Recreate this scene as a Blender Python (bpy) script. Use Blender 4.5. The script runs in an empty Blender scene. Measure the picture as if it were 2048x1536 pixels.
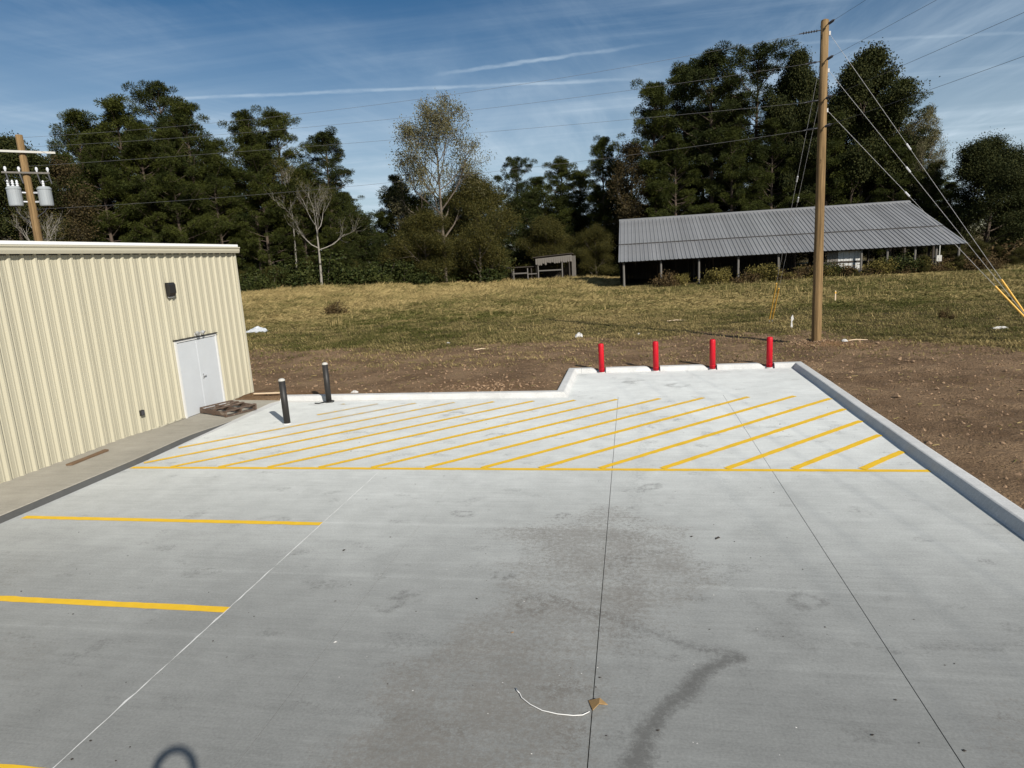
import bpy, math, random
import numpy as np
from mathutils import Vector, Matrix
R = math.radians
random.seed(7)
rng = np.random.default_rng(11)
scene = bpy.context.scene
COL = scene.collection

# ------------------------------------------------------------------ camera
cam_data = bpy.data.cameras.new('camera')
cam_data.sensor_width = 36.0
cam_data.lens = 22.852
cam_data.clip_start = 0.05
cam_data.clip_end = 6000
cam = bpy.data.objects.new('camera', cam_data)
COL.objects.link(cam)
_r = Vector((0.98288782, 0.17547422, -0.05603867))
_d = Vector((-0.02075089, -0.19680712, -0.98022261))
_f = Vector((-0.1830326, 0.96461171, -0.18979807))
m = Matrix.Identity(4)
for i in range(3):
    m[i][0] = _r[i]; m[i][1] = -_d[i]; m[i][2] = -_f[i]
m[0][3], m[1][3], m[2][3] = 0, 0, 4.0
cam.matrix_world = m
scene.camera = cam

# ------------------------------------------------------------------ light
SUN_EL, SUN_AZ = R(32.0), R(-48.5)          # azimuth in the xy plane, towards the sun
to_sun = Vector((math.cos(SUN_EL) * math.cos(SUN_AZ), math.cos(SUN_EL) * math.sin(SUN_AZ), math.sin(SUN_EL)))
sd = bpy.data.lights.new('sun', 'SUN')
sd.energy = 5.0; sd.angle = R(0.53); sd.color = (1.0, 0.945, 0.86)
sun = bpy.data.objects.new('sun', sd); COL.objects.link(sun)
sun.rotation_euler = to_sun.to_track_quat('Z', 'Y').to_euler()
sun.location = (30, -30, 40)

world = bpy.data.worlds.new('World'); scene.world = world
world.use_nodes = True
SKY_STRENGTH = 0.05
vs = scene.view_settings
vs.view_transform = 'Standard'; vs.look = 'None'; vs.gamma = 1.0; vs.use_curve_mapping = False
vs.exposure = 0.32


class NT:
    """small helper round a node tree"""
    def __init__(self, tree):
        self.t = tree; self.n = tree.nodes; self.l = tree.links
    def node(self, kind, **kw):
        n = self.n.new(kind)
        for k, v in kw.items():
            setattr(n, k, v)
        return n
    def put(self, sock, val):
        if val is None:
            return
        if isinstance(val, bpy.types.NodeSocket):
            self.l.new(val, sock)
        elif isinstance(val, (tuple, list)) and len(val) == 3 and sock.type == 'RGBA':
            sock.default_value = (*val, 1)
        else:
            sock.default_value = val
    def math(self, op, a, b=None, c=None, clamp=False):
        n = self.node('ShaderNodeMath', operation=op, use_clamp=clamp)
        for s, v in zip(n.inputs, (a, b, c)):
            self.put(s, v)
        return n.outputs[0]
    def mix(self, fac, a, b, mode='MIX'):
        n = self.node('ShaderNodeMix', data_type='RGBA', blend_type=mode)
        self.put(n.inputs[0], fac); self.put(n.inputs[6], a); self.put(n.inputs[7], b)
        return n.outputs[2]
    def ramp(self, val, lo, hi, a=0.0, b=1.0, kind='SMOOTHSTEP'):
        n = self.node('ShaderNodeMapRange', interpolation_type=kind)
        for s, v in zip(n.inputs[:5], (val, lo, hi, a, b)):
            self.put(s, v)
        return n.outputs[0]
    def noise(self, vec, scale, detail=4, rough=0.55, dist=0.0):
        n = self.node('ShaderNodeTexNoise')
        self.put(n.inputs['Vector'], vec); n.inputs['Scale'].default_value = scale
        n.inputs['Detail'].default_value = detail; n.inputs['Roughness'].default_value = rough
        n.inputs['Distortion'].default_value = dist
        return n.outputs['Fac']
    def mapping(self, vec, scale=(1, 1, 1), rot=(0, 0, 0), loc=(0, 0, 0)):
        n = self.node('ShaderNodeMapping')
        self.put(n.inputs['Vector'], vec)
        n.inputs['Scale'].default_value = scale; n.inputs['Rotation'].default_value = rot
        n.inputs['Location'].default_value = loc
        return n.outputs[0]
    def coord(self, which='Object'):
        return self.node('ShaderNodeTexCoord').outputs[which]
    def attr(self, name, out='Fac'):
        return self.node('ShaderNodeAttribute', attribute_name=name).outputs[out]
    def bump(self, h, strength=0.3, dist=0.02):
        n = self.node('ShaderNodeBump')
        n.inputs['Strength'].default_value = strength; n.inputs['Distance'].default_value = dist
        self.put(n.inputs['Height'], h)
        return n.outputs[0]


def build_world():
    k = NT(world.node_tree)
    k.n.clear()
    out = k.node('ShaderNodeOutputWorld'); bg = k.node('ShaderNodeBackground')
    sky = k.node('ShaderNodeTexSky', sky_type='NISHITA')
    sky.sun_disc = False
    sky.sun_elevation = SUN_EL
    sky.sun_rotation = math.atan2(to_sun.x, to_sun.y)
    sky.air_density = 1.0; sky.dust_density = 0.4; sky.ozone_density = 2.5
    gen = k.coord('Generated')
    sep = k.node('ShaderNodeSeparateXYZ'); k.l.new(gen, sep.inputs[0])
    z = k.math('MAXIMUM', sep.outputs[2], 0.03)
    px = k.math('DIVIDE', sep.outputs[0], z); py = k.math('DIVIDE', sep.outputs[1], z)
    comb = k.node('ShaderNodeCombineXYZ'); k.put(comb.inputs[0], px); k.put(comb.inputs[1], py)
    P = comb.outputs[0]
    # wispy cirrus in a flat high layer, drawn out along one direction
    m1 = k.mapping(P, (0.55, 0.16, 1), (0, 0, R(-24)))
    c1 = k.ramp(k.noise(m1, 1.6, 8, 0.62, 0.6), 0.40, 0.74)
    m2 = k.mapping(P, (0.12, 0.7, 1), (0, 0, R(8)), (3.1, 1.7, 0))
    c2 = k.ramp(k.noise(m2, 1.5, 7, 0.6, 0.4), 0.42, 0.74)
    big = k.ramp(k.noise(k.mapping(P, (0.22, 0.22, 1), (0, 0, 0), (5.3, 2.2, 0)), 1.3, 3), 0.28, 0.62)
    cl = k.math('MULTIPLY', k.math('ADD', k.math('MULTIPLY', c1, 0.75), k.math('MULTIPLY', c2, 0.6)), big)
    # thin milky veil that thickens towards the horizon
    veil = k.ramp(sep.outputs[2], 0.0, 0.36, 0.62, 0.0, 'SMOOTHSTEP')
    cl = k.math('ADD', k.math('MULTIPLY', cl, 0.62), veil)
    # two old vapour trails in the same layer
    wob = k.math('MULTIPLY', k.math('SUBTRACT', k.noise(P, 5.0, 5, 0.6), 0.5), 0.10)
    def trail(ax, ay, bx, by, width, gain, x0, x1):
        L = math.hypot(bx - ax, by - ay); nx, ny = -(by - ay) / L, (bx - ax) / L
        ux, uy = (bx - ax) / L, (by - ay) / L
        d = k.math('ADD', k.math('MULTIPLY', k.math('SUBTRACT', px, ax), nx), k.math('MULTIPLY', k.math('SUBTRACT', py, ay), ny))
        s = k.math('ADD', k.math('MULTIPLY', k.math('SUBTRACT', px, ax), ux), k.math('MULTIPLY', k.math('SUBTRACT', py, ay), uy))
        d = k.math('ABSOLUTE', k.math('ADD', d, wob))
        v = k.ramp(d, width, width * 0.1)
        e = k.math('MULTIPLY', k.ramp(s, x0, x0 + 0.5), k.ramp(s, x1, x1 - 0.8))
        br = k.ramp(k.noise(P, 3.2, 6, 0.7), 0.3, 0.62, 0.35, 1.0)
        front = k.math('GREATER_THAN', py, 0.5)
        return k.math('MULTIPLY', k.math('MULTIPLY', k.math('MULTIPLY', v, e), k.math('MULTIPLY', br, gain)), front)
    t1 = trail(-1.024, 3.668, 0.117, 3.552, 0.05, 0.42, -0.1, 1.35)
    t2 = trail(-3.565, 3.30, -0.039, 4.187, 0.06, 0.30, 0.6, 4.0)
    t3 = trail(-0.9, 3.40, 2.017, 4.085, 0.045, 0.11, 1.2, 4.4)
    cl = k.math('ADD', cl, k.math('ADD', t1, k.math('ADD', t2, t3)), clamp=True)
    above = k.ramp(sep.outputs[2], 0.0, 0.05)
    cl = k.math('MULTIPLY', cl, above)
    hs = k.node('ShaderNodeHueSaturation'); hs.inputs['Saturation'].default_value = 1.32; k.l.new(sky.outputs[0], hs.inputs['Color'])
    col = k.mix(cl, hs.outputs[0], (9.6, 11.6, 13.4))
    k.l.new(col, bg.inputs[0]); bg.inputs[1].default_value = SKY_STRENGTH
    k.l.new(bg.outputs[0], out.inputs[0])
build_world()


# ------------------------------------------------------------------ materials
def new_mat(name):
    mt = bpy.data.materials.new(name); mt.use_nodes = True
    k = NT(mt.node_tree); b = k.n['Principled BSDF']
    b.inputs['Specular IOR Level'].default_value = 0.3
    return mt, k, b

def simple(name, col, rough=0.7, metal=0.0, var=0.15, scale=6.0, bump=0.0, dirt=None, stretch=(1, 1, 1), spec=0.3, rnd=0.0):
    """one paint or stuff, with uneven tone and slight relief"""
    mt, k, b = new_mat(name)
    co = k.mapping(k.coord('Object'), stretch)
    n = k.noise(co, scale, 6, 0.6)
    n2 = k.noise(co, scale * 7.3, 4, 0.6)
    f = k.math('ADD', k.math('MULTIPLY', k.math('SUBTRACT', n, 0.5), 2 * var), k.math('MULTIPLY', k.math('SUBTRACT', n2, 0.5), var))
    f = k.math('ADD', f, 1.0)
    if rnd:                                   # sheets differ a little from one another
        f = k.math('ADD', f, k.math('MULTIPLY', k.math('SUBTRACT', k.node('ShaderNodeObjectInfo').outputs['Random'], 0.5), rnd))
    c = k.mix(1.0, col, f, 'MULTIPLY')
    if dirt:
        c = k.mix(k.ramp(k.noise(co, scale * 0.6, 7, 0.7), 0.5, 0.78, 0, dirt[1]), c, dirt[0])
    k.put(b.inputs['Base Color'], c)
    b.inputs['Roughness'].default_value = rough; b.inputs['Metallic'].default_value = metal
    b.inputs['Specular IOR Level'].default_value = spec
    if bump:
        k.put(b.inputs['Normal'], k.bump(k.noise(co, scale * 5, 5), bump, 0.01))
    return mt

def concrete(name, base, warm=0.0, stains=False):
    mt, k, b = new_mat(name)
    geo = k.node('ShaderNodeNewGeometry').outputs['Position']
    n1 = k.noise(geo, 0.35, 5, 0.6); n2 = k.noise(geo, 2.2, 6, 0.65); n3 = k.noise(geo, 38, 3, 0.7)
    broom = k.noise(k.mapping(geo, (0.5, 9.0, 1)), 1.6, 6, 0.6)
    broom2 = k.noise(k.mapping(geo, (1.4, 75.0, 1)), 1.4, 3, 0.6)
    f = k.math('ADD', 1.0, k.math('MULTIPLY', k.math('SUBTRACT', n1, 0.5), 0.40))
    f = k.math('ADD', f, k.math('MULTIPLY', k.math('SUBTRACT', n2, 0.5), 0.42))
    f = k.math('ADD', f, k.math('MULTIPLY', k.math('SUBTRACT', broom, 0.5), 0.30))
    f = k.math('ADD', f, k.math('MULTIPLY', k.math('SUBTRACT', broom2, 0.5), 0.22))
    f = k.math('ADD', f, k.math('MULTIPLY', k.math('SUBTRACT', n3, 0.5), 0.62))
    c = k.mix(1.0, base, f, 'MULTIPLY')
    if stains:
        s = k.attr('stain'); g = k.attr('grime')
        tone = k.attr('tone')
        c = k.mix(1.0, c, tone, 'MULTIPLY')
        grain = k.math('ADD', k.math('MULTIPLY', k.noise(geo, 16, 5, 0.7), 0.6), k.math('MULTIPLY', k.noise(geo, 55, 3, 0.7), 0.4))
        e = k.ramp(k.math('ADD', s, k.math('MULTIPLY', k.math('SUBTRACT', grain, 0.5), 2.4)), 0.15, 1.05)
        e = k.math('MULTIPLY', e, k.ramp(s, 0.02, 0.2))
        c = k.mix(k.math('MULTIPLY', e, 0.72), c, (0.085, 0.083, 0.078))
        e2 = k.ramp(k.math('ADD', g, k.math('MULTIPLY', k.math('SUBTRACT', grain, 0.5), 3.4)), 0.15, 1.0)
        e2 = k.math('MULTIPLY', e2, k.ramp(g, 0.02, 0.25))
        c = k.mix(k.math('MULTIPLY', e2, 0.58), c, (0.15, 0.133, 0.112))
        sp = k.ramp(k.noise(geo, 9.5, 2, 0.5), 0.76, 0.82)
        c = k.mix(k.math('MULTIPLY', sp, 0.5), c, (0.10, 0.095, 0.085))
    k.put(b.inputs['Base Color'], c)
    b.inputs['Roughness'].default_value = 0.85
    b.inputs['Specular IOR Level'].default_value = 0.2
    k.put(b.inputs['Normal'], k.bump(k.math('ADD', n3, k.math('MULTIPLY', broom2, 1.5)), 0.25, 0.004))
    return mt

M = {}
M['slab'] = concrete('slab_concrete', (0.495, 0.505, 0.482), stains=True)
M['curb'] = concrete('curb_concrete', (0.50, 0.50, 0.485))
M['walk'] = concrete('sidewalk_concrete', (0.31, 0.288, 0.24))
M['joint'] = simple('joint_filler', (0.055, 0.055, 0.05), 0.9)
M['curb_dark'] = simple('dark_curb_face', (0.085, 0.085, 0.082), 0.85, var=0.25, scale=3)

def road_paint(name, col, wear=0.4, lo=0.5, hi=0.75):
    mt, k, b = new_mat(name)
    geo = k.node('ShaderNodeNewGeometry').outputs['Position']
    w = k.attr('wear')
    n = k.math('ADD', k.math('MULTIPLY', k.noise(geo, 24, 5, 0.7), 0.6), k.math('MULTIPLY', k.noise(geo, 3.1, 3), 0.4))
    e = k.ramp(k.math('ADD', n, w), 0.52, 0.78, 0, 0.9)
    tone = k.math('ADD', 0.86, k.math('MULTIPLY', k.noise(geo, 6, 4), 0.3))
    c = k.mix(1.0, col, tone, 'MULTIPLY')
    c = k.mix(e, c, (0.44, 0.435, 0.41))
    k.put(b.inputs['Base Color'], c); b.inputs['Roughness'].default_value = 0.7
    k.put(b.inputs['Normal'], k.bump(k.noise(geo, 60, 3), 0.2, 0.003))
    return mt
M['yellow'] = road_paint('yellow_road_paint', (0.70, 0.435, 0.024))
M['chalk'] = road_paint('chalk_line', (0.60, 0.60, 0.585))

M['wall'] = simple('beige_wall_sheet', (0.40, 0.372, 0.278), 0.45, var=0.07, scale=1.2, stretch=(1, 1, 0.15), dirt=((0.33, 0.31, 0.25), 0.35), rnd=0.05)
M['trim'] = simple('beige_trim', (0.47, 0.44, 0.34), 0.4, var=0.04, scale=2)
M['roof_white'] = simple('white_roof_sheet', (0.80, 0.80, 0.78), 0.35, var=0.04, scale=2)
M['door'] = simple('white_door_primer', (0.47, 0.49, 0.505), 0.5, var=0.06, scale=2.5, dirt=((0.48, 0.49, 0.48), 0.35))
M['door_trim'] = simple('white_frame', (0.56, 0.56, 0.545), 0.5, var=0.05)
M['dark_gap'] = simple('dark_gap', (0.03, 0.028, 0.026), 0.9)
M['bronze'] = simple('dark_bronze_housing', (0.022, 0.021, 0.02), 0.35, var=0.1, spec=0.5)
M['lens'] = simple('lamp_lens', (0.35, 0.36, 0.36), 0.15, var=0.03, spec=0.6)
M['red'] = simple('red_bollard_sleeve', (0.46, 0.004, 0.014), 0.5, var=0.16, scale=5, dirt=((0.26, 0.03, 0.03), 0.5), spec=0.3)
M['black'] = simple('black_bollard_paint', (0.022, 0.021, 0.02), 0.5, var=0.25, scale=5, dirt=((0.07, 0.062, 0.05), 0.5))
M['white_cap'] = simple('white_cap', (0.44, 0.43, 0.395), 0.6, var=0.08)
M['rubber'] = simple('black_rubber', (0.02, 0.02, 0.02), 0.6)
M['pallet'] = simple('weathered_pallet_wood', (0.095, 0.064, 0.046), 0.85, var=0.4, scale=3, stretch=(1, 6, 6), bump=0.3, dirt=((0.34, 0.28, 0.22), 0.75))
M['plank'] = simple('brown_board', (0.15, 0.095, 0.055), 0.85, var=0.3, scale=4, bump=0.3)
M['pole'] = None
M['steel'] = simple('galvanised_steel', (0.50, 0.51, 0.52), 0.45, 0.6, var=0.15, scale=8)
M['dark_steel'] = simple('dark_insulator', (0.05, 0.05, 0.055), 0.5, var=0.2)
M['wire'] = simple('dark_wire', (0.10, 0.10, 0.105), 0.6, var=0.1)
M['guy'] = simple('guy_strand', (0.45, 0.45, 0.45), 0.5, 0.2, var=0.1)
M['guard'] = simple('yellow_guy_guard', (0.72, 0.42, 0.08), 0.5, var=0.08)
M['transformer'] = simple('grey_transformer_paint', (0.26, 0.28, 0.29), 0.5, var=0.08, scale=4, dirt=((0.30, 0.31, 0.31), 0.5))
M['porcelain'] = simple('grey_porcelain', (0.55, 0.56, 0.58), 0.2, var=0.05, spec=0.6)
M['barn_roof'] = simple('galvanised_barn_roof', (0.205, 0.208, 0.212), 0.55, 0.15, var=0.16, scale=0.5, stretch=(1, 1, 1), dirt=((0.15, 0.143, 0.135), 0.6), rnd=0.22)
M['barn_flash'] = simple('rusty_flashing', (0.05, 0.046, 0.042), 0.8, var=0.3)
M['grey_wood'] = simple('weathered_grey_wood', (0.135, 0.125, 0.112), 0.9, var=0.3, scale=3, stretch=(4, 4, 0.5), bump=0.3)
M['dark_wood'] = simple('old_dark_wood', (0.055, 0.046, 0.038), 0.9, var=0.35, scale=2, stretch=(4, 4, 0.5))
M['white_sheet'] = simple('pale_metal_sheet', (0.50, 0.50, 0.48), 0.5, var=0.08, scale=2)
M['rust_sheet'] = simple('torn_pale_sheet', (0.155, 0.14, 0.122), 0.8, var=0.4, scale=5, stretch=(3, 3, 0.5))
M['plastic'] = simple('clear_plastic_sheet', (0.42, 0.44, 0.46), 0.25, var=0.3, scale=6, spec=0.6)
M['paper'] = simple('white_litter', (0.47, 0.46, 0.44), 0.8, var=0.08, scale=9)
M['cardboard'] = simple('brown_cardboard', (0.32, 0.20, 0.085), 0.85, var=0.2, scale=20)
M['rope'] = simple('white_cord', (0.72, 0.71, 0.68), 0.8, var=0.05)
M['pebble'] = simple('dark_crumb', (0.035, 0.03, 0.026), 0.9, var=0.3, scale=40)
M['clod'] = simple('red_brown_clod', (0.25, 0.165, 0.10), 0.95, var=0.35, scale=14, bump=0.4)
M['stake'] = simple('survey_stake', (0.62, 0.48, 0.33), 0.8, var=0.15)
M['bark'] = simple('pine_bark', (0.085, 0.064, 0.048), 0.95, var=0.35, scale=3, stretch=(3, 3, 0.6), bump=0.4)
M['grey_bark'] = simple('pale_grey_bark', (0.235, 0.215, 0.185), 0.9, var=0.35, scale=2, stretch=(2, 2, 0.6), bump=0.3)
M['twig'] = simple('grey_brown_twig', (0.12, 0.098, 0.076), 0.9, var=0.3, scale=2)

def pole_mat():
    mt, k, b = new_mat('treated_pine_pole')
    co = k.coord('Object')
    g = k.noise(k.mapping(co, (9, 9, 0.35)), 1.5, 7, 0.65)
    c = k.mix(k.ramp(g, 0.32, 0.68), (0.10, 0.062, 0.025), (0.255, 0.165, 0.075))
    kn = k.ramp(k.noise(k.mapping(co, (3, 3, 1.3)), 1.8, 3), 0.66, 0.74)
    c = k.mix(k.math('MULTIPLY', kn, 0.7), c, (0.07, 0.04, 0.02))
    ck = k.ramp(k.noise(k.mapping(co, (22, 22, 0.5)), 1.4, 3), 0.62, 0.68)
    c = k.mix(k.math('MULTIPLY', ck, 0.6), c, (0.06, 0.035, 0.02))
    k.put(b.inputs['Base Color'], c); b.inputs['Roughness'].default_value = 0.85
    k.put(b.inputs['Normal'], k.bump(g, 0.4, 0.01))
    return mt
M['pole'] = pole_mat()

def foliage(name, a, bcol, rough=0.6, trans=0.12):
    """per-leaf colour comes from the 'tint' attribute written with each leaf"""
    mt, k, b = new_mat(name)
    c = k.mix(k.attr('tint'), a, bcol)
    k.put(b.inputs['Base Color'], c); b.inputs['Roughness'].default_value = rough
    b.inputs['Specular IOR Level'].default_value = 0.12
    tr = k.node('ShaderNodeBsdfTranslucent'); k.put(tr.inputs[0], c)
    mx = k.node('ShaderNodeMixShader'); mx.inputs[0].default_value = trans
    k.l.new(b.outputs[0], mx.inputs[1]); k.l.new(tr.outputs[0], mx.inputs[2])
    k.l.new(mx.outputs[0], k.n['Material Output'].inputs[0])
    return mt
M['needles'] = foliage('pine_needles', (0.010, 0.017, 0.0045), (0.064, 0.071, 0.013), 0.7)
M['needles2'] = foliage('pine_needles_dull', (0.010, 0.017, 0.0055), (0.048, 0.055, 0.012), 0.7)
M['oak'] = foliage('dark_broad_leaves', (0.012, 0.019, 0.006), (0.052, 0.053, 0.014), 0.75)
M['sparse'] = foliage('grey_green_autumn_leaves', (0.085, 0.085, 0.038), (0.19, 0.165, 0.085), 0.6, 0.25)
M['autumn'] = foliage('brown_autumn_leaves', (0.028, 0.025, 0.011), (0.092, 0.066, 0.027), 0.7, 0.2)
M['mixed'] = foliage('olive_thicket_leaves', (0.016, 0.022, 0.006), (0.105, 0.088, 0.022), 0.6, 0.15)
M['shrub'] = foliage('low_shrub_leaves', (0.016, 0.026, 0.007), (0.070, 0.075, 0.020), 0.6)
M['weed'] = foliage('goldenrod_leaves', (0.06, 0.055, 0.016), (0.20, 0.16, 0.045), 0.7, 0.2)
M['rustweed'] = foliage('rust_brown_weeds', (0.045, 0.032, 0.014), (0.135, 0.088, 0.038), 0.8, 0.15)
M['grass'] = foliage('field_grass', (0.085, 0.088, 0.022), (0.40, 0.305, 0.135), 0.75, 0.25)

def ground_mat():
    mt, k, b = new_mat('field_soil')
    geo = k.node('ShaderNodeNewGeometry').outputs['Position']
    n1 = k.noise(geo, 0.6, 6, 0.6); n2 = k.noise(geo, 5.0, 6, 0.7); n3 = k.noise(geo, 26.0, 4, 0.7)
    d = k.mix(k.ramp(n1, 0.35, 0.68), (0.215, 0.139, 0.080), (0.38, 0.255, 0.150))
    d = k.mix(k.math('MULTIPLY', k.ramp(n2, 0.5, 0.72), 0.55), d, (0.36, 0.255, 0.165))
    d = k.mix(k.math('MULTIPLY', k.ramp(n3, 0.54, 0.36), 0.65), d, (0.08, 0.052, 0.033))
    d = k.mix(k.math('MULTIPLY', k.ramp(k.noise(geo, 11, 3), 0.66, 0.74), 0.6), d, (0.30, 0.22, 0.13))
    c = k.attr('clay'); d = k.mix(k.math('MULTIPLY', c, 0.7), d, (0.26, 0.145, 0.068))
    g = k.mix(k.ramp(n2, 0.35, 0.65), (0.055, 0.046, 0.018), (0.135, 0.100, 0.044))
    g = k.mix(k.math('MULTIPLY', k.ramp(n3, 0.45, 0.7), 0.5), g, (0.20, 0.155, 0.07))
    mask = k.ramp(k.math('ADD', k.attr('turf'), k.math('MULTIPLY', k.math('SUBTRACT', n2, 0.5), 0.7)), 0.35, 0.65)
    col = k.mix(mask, d, g)
    k.put(b.inputs['Base Color'], col); b.inputs['Roughness'].default_value = 0.95
    b.inputs['Specular IOR Level'].default_value = 0.1
    k.put(b.inputs['Normal'], k.bump(k.math('ADD', k.math('ADD', n3, k.math('MULTIPLY', k.noise(geo, 12.0, 5, 0.7), 1.6)), k.math('MULTIPLY', n2, 1.5)), 1.0, 0.11))
    return mt
M['ground'] = ground_mat()


# ------------------------------------------------------------------ mesh helpers
def link(o, parent=None):
    COL.objects.link(o)
    if parent is not None:
        o.parent = parent
    return o

def tag(o, label=None, cat=None, group=None, kind=None):
    if label: o['label'] = label
    if cat: o['category'] = cat
    if group: o['group'] = group
    if kind: o['kind'] = kind
    return o

def thing(name, loc, label, cat, group=None, rz=0.0, s=1.0):
    o = bpy.data.objects.new(name, None); COL.objects.link(o)
    o.empty_display_size = 0.2
    o.location = loc; o.rotation_euler = (0, 0, rz); o.scale = (s, s, s)
    return tag(o, label, cat, group)

def put(name, me, parent=None, loc=(0, 0, 0), rz=0.0):
    o = bpy.data.objects.new(name, me); link(o, parent)
    o.location = loc; o.rotation_euler = (0, 0, rz)
    return o

class MB:
    """collects vertices and faces; build() links them as one mesh object"""
    def __init__(self):
        self.v = []; self.f = []
    def add(self, vs, fs):
        b = len(self.v); self.v += [tuple(map(float, p)) for p in vs]; self.f += [tuple(i + b for i in q) for q in fs]
        return self
    def box(self, x0, x1, y0, y1, z0, z1):
        return self.add([(x0, y0, z0), (x1, y0, z0), (x1, y1, z0), (x0, y1, z0), (x0, y0, z1), (x1, y0, z1), (x1, y1, z1), (x0, y1, z1)],
                        [(0, 3, 2, 1), (4, 5, 6, 7), (0, 1, 5, 4), (1, 2, 6, 5), (2, 3, 7, 6), (3, 0, 4, 7)])
    def cbox(self, x0, x1, y0, y1, z0, z1, c=0.01):
        """box whose top edges are chamfered"""
        return self.add([(x0, y0, z0), (x1, y0, z0), (x1, y1, z0), (x0, y1, z0),
                         (x0, y0, z1 - c), (x1, y0, z1 - c), (x1, y1, z1 - c), (x0, y1, z1 - c),
                         (x0 + c, y0 + c, z1), (x1 - c, y0 + c, z1), (x1 - c, y1 - c, z1), (x0 + c, y1 - c, z1)],
                        [(0, 3, 2, 1), (8, 9, 10, 11), (0, 1, 5, 4), (1, 2, 6, 5), (2, 3, 7, 6), (3, 0, 4, 7),
                         (4, 5, 9, 8), (5, 6, 10, 9), (6, 7, 11, 10), (7, 4, 8, 11)])
    def tube(self, pts, rad, n=8, caps=True):
        pts = [Vector(p) for p in pts]
        if not isinstance(rad, (list, tuple)): rad = [rad] * len(pts)
        vs = []; fs = []
        a = None
        for i, p in enumerate(pts):
            t = (pts[min(i + 1, len(pts) - 1)] - pts[max(i - 1, 0)])
            t = t.normalized() if t.length > 1e-9 else Vector((0, 0, 1))
            if a is None:
                a = t.orthogonal().normalized()
            else:
                a = (a - t * a.dot(t))
                a = a.normalized() if a.length > 1e-6 else t.orthogonal().normalized()
            b = t.cross(a)
            for j in range(n):
                w = 2 * math.pi * j / n
                vs.append(p + (a * math.cos(w) + b * math.sin(w)) * rad[i])
        for i in range(len(pts) - 1):
            for j in range(n):
                k = (j + 1) % n
                fs.append((i * n + j, i * n + k, (i + 1) * n + k, (i + 1) * n + j))
        if caps:
            fs.append(tuple(reversed(range(n)))); fs.append(tuple(range((len(pts) - 1) * n, len(pts) * n)))
        return self.add(vs, fs)
    def lathe(self, prof, n=20, c=(0, 0)):
        """prof: (radius, z) from the bottom up"""
        vs = []; fs = []
        for r, z in prof:
            for j in range(n):
                w = 2 * math.pi * j / n
                vs.append((c[0] + r * math.cos(w), c[1] + r * math.sin(w), z))
        for i in range(len(prof) - 1):
            for j in range(n):
                k = (j + 1) % n
                fs.append((i * n + j, i * n + k, (i + 1) * n + k, (i + 1) * n + j))
        fs.append(tuple(reversed(range(n)))); fs.append(tuple(range((len(prof) - 1) * n, len(prof) * n)))
        return self.add(vs, fs)
    def mesh(self, name, mat=None, smooth=False):
        me = bpy.data.meshes.new(name); me.from_pydata(self.v, [], self.f)
        if mat: me.materials.append(M[mat])
        if smooth: me.shade_smooth()
        me.update()
        return me
    def build(self, name, mat, parent=None, loc=(0, 0, 0), rz=0.0, smooth=False):
        return put(name, self.mesh(name, mat, smooth), parent, loc, rz)

def tri_mesh(name, V, F, mat, tint=None, smooth=False, attrs=None):
    """mesh straight from numpy arrays; F is (n,3) or (n,4)"""
    me = bpy.data.meshes.new(name)
    nv, nf, w = len(V), len(F), F.shape[1]
    me.vertices.add(nv); me.vertices.foreach_set('co', np.ascontiguousarray(V, dtype=np.float32).ravel())
    me.loops.add(nf * w); me.loops.foreach_set('vertex_index', np.ascontiguousarray(F, dtype=np.int32).ravel())
    me.polygons.add(nf); me.polygons.foreach_set('loop_start', np.arange(0, nf * w, w, dtype=np.int32))
    if tint is not None:
        at = me.attributes.new('tint', 'FLOAT', 'POINT'); at.data.foreach_set('value', np.ascontiguousarray(tint, dtype=np.float32))
    for kx, val in (attrs or {}).items():
        at = me.attributes.new(kx, 'FLOAT', 'POINT'); at.data.foreach_set('value', np.ascontiguousarray(val, dtype=np.float32))
    me.update(calc_edges=True)
    me.shade_smooth() if smooth else me.shade_flat()
    if mat: me.materials.append(M[mat])
    return me

def S(t):
    t = np.clip(t, 0, 1); return t * t * (3 - 2 * t)

_perm = np.random.default_rng(5).random((256, 256))
def vnoise(x, y, s=1.0, o=0):
    x = np.asarray(x, float) * s + 37.3 * o; y = np.asarray(y, float) * s + 91.7 * o
    xi = np.floor(x).astype(int); yi = np.floor(y).astype(int); fx = S(x - xi); fy = S(y - yi)
    g = lambda a, b: _perm[a % 256, b % 256]
    return (g(xi, yi) * (1 - fx) + g(xi + 1, yi) * fx) * (1 - fy) + (g(xi, yi + 1) * (1 - fx) + g(xi + 1, yi + 1) * fx) * fy
def fbm(x, y, s=1.0, n=4, o=0):
    r = 0; a = 0.5; t = 0
    for i in range(n):
        r = r + a * vnoise(x, y, s, o + i); t += a; a *= 0.5; s *= 2.03
    return r / t

# ------------------------------------------------------------------ the lay of the land
LX0, LX1 = -10.8, 5.05          # lot: left edge at the sidewalk, right edge at the curb
LY0 = -8.0                      # lot goes on behind the viewpoint
YB, YT, XI = 18.15, 22.0, -1.85  # left far curb, right far curb, inner corner

def terrain(x, y):
    """height of the field away from the lot"""
    x = np.asarray(x, float); y = np.asarray(y, float)
    z = 1.6 * S((-x - 14) / 30) * S((y - 35) / 45)
    return z

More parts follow.
